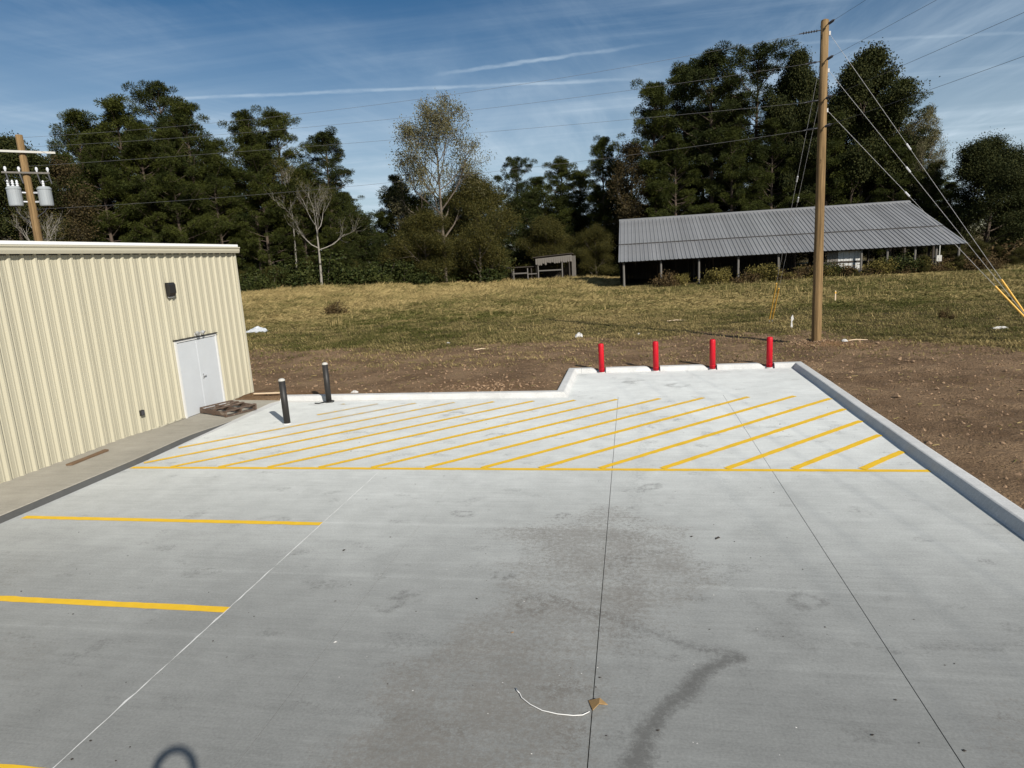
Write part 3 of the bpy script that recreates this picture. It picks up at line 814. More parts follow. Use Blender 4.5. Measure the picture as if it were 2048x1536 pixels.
# ------------------------------------------------------------------ utility poles and wires
PX, PY = 6.97, 26.54
up = thing('utility_pole', (PX, PY, 0), 'tall bare wooden utility pole standing right of the red bollards', 'utility pole')
MB().tube([(0, 0, -0.3), (0.0, 0, 0.0), (-0.02, 0, 4), (-0.04, 0, 8), (-0.06, 0, 11.55)], [0.185, 0.18, 0.165, 0.148, 0.132], 20).build('pole', 'pole', up, smooth=True)
MB().lathe([(0.132, 11.55), (0.12, 11.60), (0.05, 11.63)], 20, (-0.06, 0)).build('pole_top', 'pole', up)
wire_z = [11.40, 10.25, 8.95, 8.0]
RD = Vector((0.218, -0.976, 0)); LD = Vector((-0.99, -0.137, 0))
def insulator(p, dirn, ln=0.55, name='insulator'):
    p = Vector(p); dirn = Vector(dirn).normalized(); mb = MB()
    pts = []; rad = []
    nshed = 6
    pts.append(p); rad.append(0.018)
    for s_ in range(nshed):
        a = 0.12 + (ln - 0.2) * s_ / nshed
        for o, r_ in ((0, 0.02), (0.012, 0.05), (0.03, 0.022)):
            pts.append(p + dirn * (a + o)); rad.append(r_)
    pts.append(p + dirn * ln); rad.append(0.016)
    return mb.tube(pts, rad, 8).build(name, 'dark_steel', up)
for i, z in enumerate(wire_z):
    o = Vector((-0.05, 0, z))
    insulator(o + LD * 0.15 + Vector((0, 0, -0.0 if i else -0.12)), LD + Vector((0, 0, -0.10)), 0.75 if i == 0 else 0.5)
    insulator(o + RD * 0.15, RD + Vector((0.0, 0, 0.02)), 0.5)
    MB().box(-0.20, 0.08, -0.02, 0.02, z - 0.02, z + 0.02).build('bolt_bracket', 'dark_steel', up)
MB().box(0.135, 0.16, -0.05, 0.05, 1.3, 1.4).build('tag_plate', 'steel', up)
guy_z = [11.15, 9.92, 8.58]
for z in guy_z: MB().box(0.08, 0.14, -0.035, 0.035, z - 0.06, z + 0.07).build('guy_plate', 'guy', up)

LPX, LPY = -22.8, 22.45
lp = thing('utility_pole', (LPX, LPY, 0.1), 'weathered utility pole with two grey transformers behind the metal building', 'utility pole')
MB().tube([(0, 0, -0.3), (0, 0, 4.5), (0, 0, 9.55)], [0.17, 0.15, 0.12], 16).build('pole', 'pole', lp, smooth=True)
lu = Vector((0.702, 0.712, 0)); 
def arm(z, a, b, th, name, mat):
    p = Vector((0, 0, z)) + Vector((0.712, -0.702, 0)) * 0.19
    q = lu
    mb = MB(); mb.tube([p + q * a, p + q * b], th, 4); return mb.build(name, mat, lp)
arm(8.92, -1.6, 1.05, 0.055, 'crossarm', 'white_cap')
arm(8.15, -0.75, 0.75, 0.045, 'crossarm', 'grey_wood')
for a in (-0.62, -0.2, 0.35, 0.7):
    p = Vector((0.712, -0.702, 0)) * 0.19 + lu * a
    MB().tube([p + Vector((0, 0, 8.17)), p + Vector((0, 0, 8.28)), p + Vector((0, 0, 8.36))], [0.02, 0.055, 0.03], 8).build('insulator', 'porcelain', lp)
    MB().tube([p + Vector((0, 0, 8.1)), p + Vector((0, 0, 7.75)) + lu * 0.06], [0.03, 0.022], 6).build('fuse_cutout', 'dark_steel', lp)
for sgn, nb in ((-1, 3), (1, 1)):
    c = lu * (0.48 * sgn) + Vector((0.712, -0.702, 0)) * 0.12
    can = MB().lathe([(0.225, 6.92), (0.235, 6.96), (0.235, 7.52), (0.25, 7.53), (0.25, 7.57), (0.19, 7.64)], 20, (c.x, c.y)).build('transformer', 'transformer', lp)
    for b_ in range(nb):
        q = c + lu * (0.14 * (b_ - (nb - 1) / 2))
        MB().lathe([(0.04, 7.62), (0.055, 7.66), (0.035, 7.70), (0.055, 7.74), (0.035, 7.78), (0.05, 7.82), (0.02, 7.88)], 10, (q.x, q.y)).build('bushing', 'porcelain', can)
    MB().box(c.x - 0.02, c.x + 0.02, c.y - 0.02, c.y + 0.02, 7.0, 7.05).tube([Vector((0, 0, 7.42)), c + Vector((0, 0, 7.42))], 0.04, 6).tube([Vector((0, 0, 7.08)), c + Vector((0, 0, 7.08))], 0.04, 6).build('hanger', 'steel', lp)
for a, b, z0, z1 in ((-0.6, -0.5, 8.0, 7.7), (0.6, 0.5, 8.0, 7.8), (-0.55, -0.15, 6.95, 6.3), (0.5, 0.1, 6.95, 6.5)):
    MB().tube([lu * a + Vector((0.1, -0.1, z0)), lu * ((a + b) / 2 * 1.3) + Vector((0.12, -0.12, (z0 + z1) / 2)), lu * b + Vector((0.1, -0.1, z1))], 0.014, 5).build('lead_wire', 'dark_steel', lp)

def wire(a, b, sag, rad, label, name='power_line', mat='wire', n=24, cat='power line', group=None):
    a = Vector(a); b = Vector(b)
    pts = [a.lerp(b, t) - Vector((0, 0, 4 * sag * t * (1 - t))) for t in np.linspace(0, 1, n)]
    org = a.copy()
    return tag(MB().tube([p - org for p in pts], rad, 5).build(name, mat, loc=org), label, cat, group)
ordw = ['topmost', 'second from top', 'third from top', 'lowest']
for i, (zl, zr, sg) in enumerate(((9.55, 11.22, 0.50), (9.2, 10.2, 0.38), (8.5, 8.9, 0.12), (6.9, 7.95, 0.35))):
    wire((LPX, LPY, zl), (PX - 0.75 if i == 0 else PX - 0.6, PY - 0.09, zr), sg, 0.0045, f'{ordw[i]} thin power line between the two utility poles', group='power lines between the poles')
for i, z in enumerate(wire_z):
    e = Vector((PX, PY, z)) + RD * 38
    wire((PX - 0.05 + RD.x * 0.65, PY + RD.y * 0.65, z), (e.x, e.y, z + 0.1), 0.25, 0.005, f'{ordw[i]} power line running from the tall pole out of frame right', group='power lines going right')
def guy(top, foot, guard_from, label, grp, second=False):
    top = Vector(top); foot = Vector(foot); t = thing('guy_wire', foot, label, 'guy wire', grp)
    d_ = top - foot
    MB().tube([Vector((0, 0, 0)), d_ * 0.5, d_], 0.006, 6).build('strand', 'guy', t)
    MB().tube([d_ * 0.62, d_ * 0.64], 0.03, 6).build('strain_insulator', 'porcelain', t)
    if not second:
        MB().tube([d_ * 0.02, d_ * guard_from], 0.032, 8).build('guard', 'guard', t)
    MB().tube([Vector((0, 0, -0.3)), d_.normalized() * 0.25], 0.014, 6).build('anchor_rod', 'steel', t)
guy((PX + 0.10, PY, guy_z[0]), (14.2, 25.53, 0.1), 0.20, 'uppermost guy wire slanting right from the tall pole', 'guy wires right of the pole')
guy((PX + 0.12, PY, guy_z[1]), (14.22, 25.46, 0.1), 0.2, 'middle guy wire slanting right from the tall pole', 'guy wires right of the pole', True)
guy((PX + 0.12, PY, guy_z[2]), (14.24, 25.40, 0.1), 0.235, 'lowest guy wire slanting right from the tall pole', 'guy wires right of the pole')
guy((PX - 0.15, PY + 0.05, 10.3), (6.75, 34.3, 0.1), 0.2, 'longer guy wire with yellow guard sloping back behind the pole', 'guy wires behind the pole')
guy((PX - 0.14, PY + 0.05, 9.0), (6.95, 34.6, 0.1), 0.2, 'shorter guy wire with yellow guard sloping back behind the pole', 'guy wires behind the pole')

# ------------------------------------------------------------------ barn
BXL, BXR, BY0, BZ0, BW, BH = -1.3, 33.55, 74.4, 2.95, 14.77, 5.01
barn = thing('pole_barn', (BXL, BY0, 0), 'long open pole barn with grey ribbed metal roof behind the field', 'barn')
BL = BXR - BXL
sl = math.atan2(BH, BW); SLEN = math.hypot(BW, BH)
def roof_sheet(v0, v1, lift):
    w = BL / 39; V = []; F = []
    pr = []
    for r in range(2):
        c = w * (0.25 + 0.5 * r)
        pr += [(c - 0.06, 0), (c - 0.03, 0.055), (c + 0.03, 0.055), (c + 0.06, 0)]
    pr = [(-0.01, 0)] + pr + [(w + 0.01, 0)]
    for v in (v0, v1):
        for a, h in pr:
            V.append((a, v * BW - math.sin(sl) * (h + lift), v * BH + math.cos(sl) * (h + lift)))
    n = len(pr)
    for i in range(n - 1): F.append((i, i + 1, n + i + 1, n + i))
    mb = MB(); mb.add(V, F); return mb.mesh('roof_panel', 'barn_roof')
lowp, upp = roof_sheet(-0.015, 0.375, 0.02), roof_sheet(0.365, 1.0, 0.06)
for i in range(39):
    for me_ in (lowp, upp):
        o = put('roof_panel', me_, barn, (i * BL / 39, random.uniform(-.03, .03), BZ0 + random.uniform(0, .012)))
def sloped(x0, x1, v, dz0, dz1, wv=0.12):
    V = []
    for x in (x0, x1):
        for vv, dz in ((v - wv / BW, dz0), (v + wv / BW, dz0), (v + wv / BW, dz1), (v - wv / BW, dz1)):
            V.append((x, vv * BW, BZ0 + vv * BH + dz))
    return V, [(0, 1, 2, 3), (7, 6, 5, 4), (0, 4, 5, 1), (1, 5, 6, 2), (2, 6, 7, 3), (3, 7, 4, 0)]
MB().add(*sloped(0, BL, 0.362, 0.075, 0.11, 0.09)).build('lap_flashing', 'barn_flash', barn)
MB().add(*sloped(-0.05, BL + 0.05, 1.0, 0.06, 0.16, 0.25)).build('ridge_cap', 'barn_roof', barn)
# rear slope and rear wall
rb = MB(); rb.add([(0, BW, BZ0 + BH), (BL, BW, BZ0 + BH), (BL, BW + 6, BZ0 + BH - 2.4), (0, BW + 6, BZ0 + BH - 2.4), (0, BW, BZ0 + BH + .05), (BL, BW, BZ0 + BH + .05), (BL, BW + 6, BZ0 + BH - 2.35), (0, BW + 6, BZ0 + BH - 2.35)],
       [(0, 1, 2, 3), (7, 6, 5, 4), (0, 4, 5, 1), (1, 5, 6, 2), (2, 6, 7, 3), (3, 7, 4, 0)]); rb.build('rear_roof', 'barn_roof', barn)
bw_ = BL * 0.66
nb = 46
bm_ = MB().box(0, bw_ / nb - 0.012, -0.012, 0.012, 0.0, 5.4).mesh('wall_board', 'dark_wood')
for i in range(nb): put('wall_board', bm_, barn, (i * bw_ / nb, BW + 5.4 + random.uniform(-.02, .02), random.uniform(-.05, .05)))
gm = MB().box(-0.012, 0.012, 0, 0.40, 0, 1)
for i in range(20):                                           # boarded left gable end, rear half
    yy = BW * 0.45 + i * 0.72
    top = BZ0 + BH * min(yy / BW, 1.0) - max(0, yy - BW) * 0.42 - 0.25
    MB().box(0.02, 0.045, 0, 0.70, 0, top).build('gable_board', 'dark_wood', barn, (0, yy, 0))
# posts under the eave, a middle row and beams
PXS = [0.55, 4.6, 8.65, 12.75, 16.9, 21.0, 25.1, 27.6, 30.2, 32.2, 34.3]
for i, x in enumerate(PXS):
    h = 2.98
    MB().tube([(0, 0, -0.2), (random.uniform(-.05, .05), 0, h + 0.05)], [0.13, 0.11], 8).build('post', 'grey_wood', barn, (x, 0.35, 0))
for x in PXS[::2]:
    MB().tube([(0, 0, -0.2), (0, 0, BZ0 + BH * 0.42 - 0.1)], [0.14, 0.12], 8).build('post', 'dark_wood', barn, (x, BW * 0.42, 0))
    MB().tube([(0, 0, -0.2), (0, 0, BZ0 + BH * 0.9)], [0.15, 0.12], 8).build('post', 'dark_wood', barn, (x, BW * 0.95, 0))
MB().box(0, BL, 0.22, 0.30, 2.78, 2.98).build('eave_beam', 'dark_wood', barn)
MB().box(0, BL, BW * 0.42 - 0.05, BW * 0.42 + 0.05, 4.75, 5.0).build('middle_beam', 'dark_wood', barn)
for x in np.linspace(0.1, BL - 0.1, 15):
    MB().add([(x - .04, 0.1, BZ0 - 0.06), (x + .04, 0.1, BZ0 - 0.06), (x + .04, BW, BZ0 + BH - 0.06), (x - .04, BW, BZ0 + BH - 0.06), (x - .04, 0.1, BZ0 - 0.24), (x + .04, 0.1, BZ0 - 0.24), (x + .04, BW, BZ0 + BH - 0.24), (x - .04, BW, BZ0 + BH - 0.24)],
             [(0, 1, 2, 3), (7, 6, 5, 4), (0, 4, 5, 1), (1, 5, 6, 2), (2, 6, 7, 3), (3, 7, 4, 0)]).build('rafter', 'dark_wood', barn)
# pale sheet-metal partition seen under the roof right of the pole
for i in range(6):
    MB().box(0, 0.52, -0.02, 0.02, 0.9 if i < 3 else 0.35, 3.05).box(0.24, 0.29, -0.045, -0.02, 0.9 if i < 3 else 0.35, 3.05).build('partition_sheet', 'white_sheet' if i > 1 else 'rust_sheet', barn, (21.9 + i * 0.55, 0.95, 0))
MB().box(21.5, 25.3, 0.85, 0.90, 1.55, 1.72).build('partition_rail', 'dark_wood', barn)
eb = thing('meter_box', (30.9, 74.1, 0), 'pale electric meter box on a post at the barn front', 'meter box')
MB().tube([(0, 0, 0), (0, 0, 1.35)], 0.06, 8).build('post', 'grey_wood', eb)
MB().cbox(-0.24, 0.24, -0.12, 0.06, 1.25, 1.85, 0.02).build('box', 'white_cap', eb)
MB().tube([(0.03, -0.02, 1.85), (0.03, -0.02, 2.85)], 0.06, 8).build('conduit', 'white_cap', eb)

# small tumbledown shelter left of the barn
sh = thing('field_shelter', (-15.2, 104.2, 0.1), 'small dark tumbledown shelter with pale torn fascia left of the barn', 'shelter')
for x, yy, h, mt_ in ((-3.6, 0, 2.1, 'grey_wood'), (-3.2, -0.6, 2.2, 'grey_wood'), (-0.9, -0.6, 2.2, 'grey_wood'), (-0.4, 0, 2.4, 'dark_wood'), (0.5, -0.3, 3.6, 'dark_wood'), (0.8, -0.6, 2.6, 'grey_wood'), (4.6, -0.6, 3.1, 'grey_wood'), (5.7, 0, 3.0, 'dark_wood')):
    MB().tube([(0, 0, -0.3), (random.uniform(-.06, .06), 0, h)], [0.12, 0.10], 7).build('post', mt_, sh, (x, yy, 0))
MB().add([(0.0, -0.8, 3.75), (6.2, -0.8, 4.1), (7.0, 4.5, 3.5), (0.0, 4.5, 3.3), (0.0, -0.8, 3.85), (6.2, -0.8, 4.2), (7.0, 4.5, 3.6), (0.0, 4.5, 3.4)],
         [(3, 2, 1, 0), (4, 5, 6, 7), (0, 1, 5, 4), (1, 2, 6, 5), (2, 3, 7, 6), (3, 0, 4, 7)]).build('roof', 'dark_wood', sh)
for i in range(16):
    x = 0.45 + i * 0.36; l_ = random.uniform(0.75, 1.05)
    zt = 3.55 + 0.055 * x
    MB().add([(x, -0.72, zt), (x + 0.35, -0.72, zt + .02), (x + 0.33, -0.74, zt - l_), (x + 0.16, -0.74, zt - l_ - random.uniform(-.1, .15)), (x + 0.02, -0.74, zt - l_ + 0.05),
              (x, -0.69, zt), (x + 0.35, -0.69, zt + .02), (x + 0.33, -0.71, zt - l_), (x + 0.16, -0.71, zt - l_), (x + 0.02, -0.71, zt - l_ + 0.05)],
             [(0, 4, 3, 2, 1), (5, 6, 7, 8, 9), (0, 1, 6, 5), (1, 2, 7, 6), (2, 3, 8, 7), (3, 4, 9, 8), (4, 0, 5, 9)]).build('fascia_strip', 'rust_sheet', sh)
for i in range(4):
    x = 6.15 + i * 0.16
    MB().box(x, x + 0.12, -0.4, -0.36, 0.6 + random.uniform(-.3, .3), 3.75).build('side_board', 'rust_sheet', sh)
MB().box(-3.3, -0.8, -0.66, -0.60, 1.35, 1.55).build('rail', 'grey_wood', sh)
MB().box(0.8, 4.6, -0.66, -0.60, 1.6, 1.78).build('rail', 'grey_wood', sh)
MB().box(-0.9, 0.6, -0.5, -0.45, 1.2, 1.35).build('rail', 'grey_wood', sh)
MB().box(-4.6, 0.2, -0.3, 2.6, 2.35, 2.45).build('low_roof', 'dark_wood', sh)
for i in range(14): MB().box(0.2 + i * 0.44, 0.6 + i * 0.44, 4.2, 4.23, 0, 3.2).build('back_board', 'dark_wood', sh)
for i in range(10): MB().box(-4.4 + i * 0.46, -3.98 + i * 0.46, 2.4, 2.43, 0, 2.3).build('back_board', 'dark_wood', sh)

# ------------------------------------------------------------------ trees
def leaf_tris(C, D, ln, wd, g):
    """one triangle per leaf: base centre C, direction D, length ln, width wd"""
    n = len(C)
    a = g.normal(size=(n, 3)); s = np.cross(D, a); s /= np.linalg.norm(s, axis=1, keepdims=True) + 1e-9
    V = np.empty((n, 3, 3)); V[:, 0] = C - s * (wd / 2)[:, None]; V[:, 1] = C + s * (wd / 2)[:, None]; V[:, 2] = C + D * ln[:, None]
    return V.reshape(-1, 3)
def leaf_quads(C, ln, wd, g, flat=0.4):
    n = len(C)
    u = g.normal(size=(n, 3)); u[:, 2] -= 0.3; u /= np.linalg.norm(u, axis=1, keepdims=True)
    a = g.normal(size=(n, 3)); v = np.cross(u, a); v /= np.linalg.norm(v, axis=1, keepdims=True) + 1e-9
    V = np.empty((n, 4, 3)); L = ln[:, None]; W = wd[:, None]
    V[:, 0] = C - u * L * 0.5; V[:, 1] = C + v * W * 0.5; V[:, 2] = C + u * L * 0.5; V[:, 3] = C - v * W * 0.5
    return V.reshape(-1, 3)

def branch_path(p, d, ln, g, seg=5, up=0.25, wob=0.18):
    pts = [np.array(p, float)]; d = np.array(d, float)
    for i in range(seg):
        d = d + np.array([0, 0, up / seg]) + g.normal(0, wob / math.sqrt(seg), 3); d /= np.linalg.norm(d)
        pts.append(pts[-1] + d * ln / seg)
    return np.array(pts)

def pine(seed, H, crown0=0.42, spread=4.2, nb=46, puffs=7, npuff=60, flat_top=0.5, mat='needles', lean=0.0, low=0.7):
    g = np.random.default_rng(seed); wood = MB(); C = []; Dv = []; T = []
    tx = np.linspace(0, 1, 9); bend = g.normal(0, 0.25, 2)
    tp = np.stack([bend[0] * np.sin(tx * 2.2) + lean * tx, bend[1] * np.sin(tx * 2.6), tx * H], 1)
    wood.tube([tuple(p) for p in tp], list(np.interp(tx, [0, 0.5, 1], [0.34, 0.23, 0.05]) * H / 28), 8)
    at = lambda t: np.array([np.interp(t, tx, tp[:, k]) for k in range(3)])
    for b in range(nb):
        u = (b + g.random()) / nb; t = crown0 + (0.97 - crown0) * u ** 0.9
        if u < flat_top: prof = low + (1 - low) * math.sin(u / flat_top * math.pi / 2)
        else: prof = math.sqrt(max(0.0, 1 - ((u - flat_top) / (1.02 - flat_top)) ** 2))
        ln = max(0.7, spread * prof * g.uniform(0.62, 1.1) * (1 if g.random() > .12 else 1.2))
        az = b * 2.399 + g.normal(0, 0.4); el = np.interp(u, [0, 0.5, 1], [0.0, 0.28, 0.95]) + g.normal(0, 0.14)
        d = np.array([math.cos(az) * math.cos(el), math.sin(az) * math.cos(el), math.sin(el)])
        p = branch_path(at(t), d, ln, g, 5, 0.35)
        wood.tube([tuple(q) for q in p], list(np.linspace(0.075, 0.02, 6) * H / 28), 4, False)
        k = max(4, int(puffs * (ln / spread) * 1.25))
        tb = g.normal(0.5, 0.12)
        for j in range(k):
            s = g.uniform(0.32, 1.0) if j else 1.0
            base = np.array([np.interp(s * 5, range(6), p[:, q]) for q in range(3)])
            off = g.normal(0, 1, 3) * np.array([1, 1, 0.40]) * (0.22 + 0.085 * ln)
            c = base + off + np.array([0, 0, 0.15])
            if g.random() < 0.6: wood.tube([tuple(base), tuple(c)], 0.02, 3, False)
            r = g.uniform(0.6, 1.15)
            n = int(npuff * (r / 0.80) ** 2)
            dd = g.normal(size=(n, 3)); dd[:, 2] = dd[:, 2] * 0.7 + 0.3; dd /= np.linalg.norm(dd, axis=1, keepdims=True)
            C.append(c + dd * (g.random((n, 1)) ** 0.5) * r * np.array([0.85, 0.85, 0.7])); Dv.append(dd)
            T.append(np.clip(tb + g.normal(0, 0.12) + g.normal(0, 0.18, n), 0, 1))
    for b in range(9):                                      # dead stubs lower on the trunk
        t = crown0 * g.uniform(0.45, 1.0); az = g.uniform(0, 6.28)
        p = branch_path(at(t), (math.cos(az), math.sin(az), 0.1), g.uniform(0.6, 2.0), g, 3, -0.1)
        wood.tube([tuple(q) for q in p], [0.04, 0.03, 0.02, 0.01], 3, False)
    C = np.concatenate(C); Dv = np.concatenate(Dv); T = np.concatenate(T); n = len(C)
    V = leaf_tris(C, Dv, g.uniform(0.18, 0.34, n), g.uniform(0.06, 0.12, n), g)
    F = np.arange(3 * n).reshape(-1, 3)
    return V[:, 2].max(), (wood.mesh('trunk', 'bark'), tri_mesh('crown', V, F, mat, np.repeat(T, 3)))

def broadleaf(seed, H, spread, crown0, levels=4, leaves=26, leaf=0.20, mat='oak', bark='bark', trunk_r=0.28, up=0.35, droop=0.0, first=9, cluster=0.55, top_round=True, el1=1.15):
    """limbs that fork again and again, leaves round the outer twigs"""
    g = np.random.default_rng(seed); wood = MB(); ends = []
    tx = np.linspace(0, 1, 8)
    tp = np.stack([g.normal(0, 0.3) * np.sin(tx * 3), g.normal(0, 0.3) * np.sin(tx * 2.4), tx * H * 0.93], 1)
    wood.tube([tuple(p) for p in tp], list(np.interp(tx, [0, 0.5, 1], [trunk_r, trunk_r * 0.6, 0.03])), 8)
    at = lambda t: np.array([np.interp(t, tx, tp[:, k]) for k in range(3)])
    def grow(p, d, ln, rad, lev):
        path = branch_path(p, d, ln, g, 4, up * (0.6 if lev else 1), 0.3)
        wood.tube([tuple(q) for q in path], list(np.linspace(rad, rad * 0.5, 5)), 5 if lev == 0 else 3, False)
        if lev >= levels - 2:
            for s in (0.45, 0.75, 1.0): ends.append(np.array([np.interp(s * 4, range(5), path[:, q]) for q in range(3)]))
        if lev >= levels - 1: return
        for k in range(4 if lev == 0 else 3):
            s = g.uniform(0.4, 1.0); b = np.array([np.interp(s * 4, range(5), path[:, q]) for q in range(3)])
            dd = (path[-1] - path[0]) / ln; nd = dd + g.normal(0, 0.55, 3); nd[2] += 0.1 - droop; nd /= np.linalg.norm(nd)
            grow(b, nd, ln * g.uniform(0.42, 0.68), rad * 0.5, lev + 1)
    for b in range(first):
        u = (b + g.random() * 0.8) / first; t = crown0 + (0.97 - crown0) * u
        az = b * 2.399 + g.normal(0, 0.3); el = np.interp(u, [0, 1], [0.3, el1])
        pr = math.sin(math.pi * min(0.98, 0.25 + 0.62 * u)) if top_round else 1 - 0.6 * u
        ln = spread * (0.55 + 0.45 * pr) * g.uniform(0.75, 1.1) * (1 - 0.35 * u)
        grow(at(t), (math.cos(az) * math.cos(el), math.sin(az) * math.cos(el), math.sin(el)), ln, trunk_r * 0.42 * (1 - 0.5 * u), 0)
    tm = wood.mesh('trunk', bark)
    E = np.array(ends); n = len(E) * leaves
    C = np.repeat(E, leaves, 0) + g.normal(0, cluster, (n, 3)) * np.array([1, 1, 0.75])
    T = np.clip(np.repeat(g.normal(0.45, 0.2, len(E)), leaves) + g.normal(0, 0.18, n), 0, 1)
    V = leaf_quads(C, g.uniform(0.7, 1.3, n) * leaf, g.uniform(0.45, 0.8, n) * leaf, g)
    F = np.arange(4 * n).reshape(-1, 4)
    return V[:, 2].max(), (tm, tri_mesh('crown', V, F, mat, np.repeat(T, 4)))

def shrub_mesh(seed, w, h, n, leaf, mat, upright=0.3):
    g = np.random.default_rng(seed); wood = MB(); C = []; T = []
    k = max(8, int(n / 260))
    for i in range(k):
        az = g.uniform(0, 6.28); rr = w * 0.5 * math.sqrt(g.random()); hh = h * (1 - 0.55 * (rr / (w * 0.5)) ** 2) * g.uniform(0.55, 1.05)
        b = np.array([math.cos(az) * rr * 0.35, math.sin(az) * rr * 0.35, 0]); e = np.array([math.cos(az) * rr, math.sin(az) * rr, hh])
        mid = (b + e) / 2 + np.array([0, 0, hh * 0.15])
        wood.tube([tuple(b), tuple(mid), tuple(e)], [0.03, 0.02, 0.008], 3, False)
        m_ = n // k; s = g.random(m_) ** 0.6
        P = b + (e - b) * s[:, None]; P = P + g.normal(0, 1, (m_, 3)) * np.array([0.11 * w, 0.11 * w, 0.08 * h])
        P[:, 2] = np.abs(P[:, 2]) + 0.02
        C.append(P); T.append(np.clip(g.normal(0.45, 0.2) + g.normal(0, 0.2, m_), 0, 1))
    C = np.concatenate(C); T = np.concatenate(T); n = len(C)
    V = leaf_quads(C, g.uniform(0.7, 1.4, n) * leaf, g.uniform(0.4, 0.75, n) * leaf, g)
    return wood.mesh('stem', 'twig'), tri_mesh('foliage', V, np.arange(4 * n).reshape(-1, 4), mat, np.repeat(T, 4))

CAMZ = 4.0
_fv = np.array(_f); _rv = np.array(_r); _dv = np.array(_d)
def spot(px, r, py=None):
    """ground point at horizontal distance r in the bearing of picture point (px, py), and the height there"""
    if py is None: py = 574.8 - px * 0.0572
    d = _rv * (px - 1024) + _dv * (py - 768) + _fv * 1300
    d = d / math.hypot(d[0], d[1]); x, y = d[0] * r, d[1] * r
    return x, y, float(terrain(x, y)) + 0.05, CAMZ + d[2] * r

VAR = {}
VAR['pineA'] = pine(101, 28, 0.30, 4.8, 56, 5, 190, 0.40)
VAR['pineB'] = pine(102, 28, 0.36, 4.8, 50, 5, 190, 0.35, 'needles2')
VAR['pineC'] = pine(103, 28, 0.16, 5.4, 70, 5, 180, 0.35)
VAR['pineD'] = pine(104, 28, 0.44, 5.0, 40, 5, 190, 0.5, 'needles2', 0.8)
VAR['pineE'] = pine(105, 28, 0.10, 5.4, 80, 5, 165, 0.3, low=0.85)
VAR['cedar'] = pine(106, 14, 0.03, 4.4, 76, 6, 85, 0.2, 'needles2', low=0.9)
VAR['oakA'] = broadleaf(201, 20, 4.6, 0.22, 4, 60, 0.22, 'oak', 'bark', 0.34, 0.4, first=16, cluster=0.55)
VAR['oakB'] = broadleaf(202, 17, 6.6, 0.04, 4, 70, 0.22, 'oak', 'bark', 0.34, 0.3, first=18, cluster=0.75)
VAR['sparse'] = broadleaf(213, 22, 7.6, 0.30, 4, 10, 0.22, 'sparse', 'twig', 0.32, 0.75, first=17, cluster=0.55, el1=0.85)
VAR['mixed'] = broadleaf(204, 14, 5.6, 0.04, 4, 34, 0.20, 'mixed', 'twig', 0.24, 0.5, first=18, cluster=0.8)
VAR['autumn'] = broadleaf(205, 18, 4.4, 0.16, 4, 9, 0.22, 'autumn', 'twig', 0.2, 0.55, first=15, cluster=0.6)
VAR['bareA'] = broadleaf(206, 15, 5.6, 0.40, 5, 1, 0.16, 'mixed', 'grey_bark', 0.22, 0.6, first=7, cluster=0.6)
VAR['bareB'] = broadleaf(207, 18, 3.6, 0.50, 5, 1, 0.16, 'mixed', 'grey_bark', 0.16, 1.0, first=7, cluster=0.6)
SHR = {}
SHR['green'] = (3.0, shrub_mesh(301, 4.5, 3.0, 3600, 0.22, 'shrub'))
SHR['mixed'] = (3.0, shrub_mesh(302, 4.0, 3.0, 3200, 0.20, 'mixed'))
SHR['gold'] = (1.6, shrub_mesh(303, 2.4, 1.6, 2200, 0.14, 'weed'))
SHR['rust'] = (1.6, shrub_mesh(304, 2.2, 1.6, 1700, 0.14, 'rustweed'))

def plant(name, kind, px, r, top=None, label='', cat='tree', group=None, rz=None, wide=1.0, H=None):
    tab = VAR if kind in VAR else SHR
    h0, (tm, cm) = tab[kind]
    x, y, z, zt = spot(px, r, top)
    h = zt - z if top is not None else H
    t = thing(name, (x, y, z - 0.1), label, cat, group, rz if rz is not None else random.uniform(0, 6.28))
    s = h / h0; t.scale = (s * wide, s * wide, s)
    put('trunk' if tab is VAR else 'stem', tm, t)
    if cm: put('crown' if tab is VAR else 'foliage', cm, t)
    return t

G1 = 'pines in the wood on the left'
plant('pine_tree', 'pineE', 150, 92, 214, 'pine reaching out left of the tall pines, above the roof of the metal building', group=G1, wide=1.05)
plant('pine_tree', 'pineC', 232, 90, 186, 'broad dark pine left of the tallest pine in the left wood', group=G1, wide=1.2)
plant('pine_tree', 'pineD', 298, 94, 158, 'tallest pine in the left wood, its thin top open to the sky', group=G1)
plant('pine_tree', 'pineE', 365, 90, 198, 'dense pine right of the tallest one in the left wood', group=G1, wide=1.1)
plant('pine_tree', 'pineA', 478, 90, 208, 'left of the twin round-topped pines above the building corner', group=G1)
plant('pine_tree', 'pineC', 545, 92, 212, 'right of the twin round-topped pines above the building corner', group=G1, wide=1.05)
plant('pine_tree', 'pineB', 652, 94, 250, 'dark pine with layered right side beside the open sky gap', group=G1, wide=1.15)
plant('bare_tree', 'bareA', 618, 86, 345, 'pale grey forked bare tree at the edge of the left wood', rz=0.6)
plant('bare_tree', 'bareB', 562, 88, 300, 'slender bare grey tree left of the forked bare tree', rz=2.0)
plant('oak_tree', 'oakA', 12, 80, 256, 'dark leafy tree behind the left utility pole', wide=1.0)
plant('autumn_tree', 'autumn', 95, 82, 300, 'smaller brown-leaved tree between the left pole and the pines', wide=1.2)
plant('bare_tree', 'bareA', 60, 62, 395, 'low tangle of bare grey branches above the building roof', rz=1.2)
plant('sparse_tree', 'sparse', 862, 96, 166, 'tall pale tree with sparse leaves standing alone in the middle of the treeline', rz=0.4, wide=0.95)
plant('pine_tree', 'pineE', 790, 102, 345, 'low dark pine left of the tall sparse tree')
plant('mixed_tree', 'mixed', 945, 98, 322, 'olive leafy tree right of the tall sparse tree', wide=0.95)
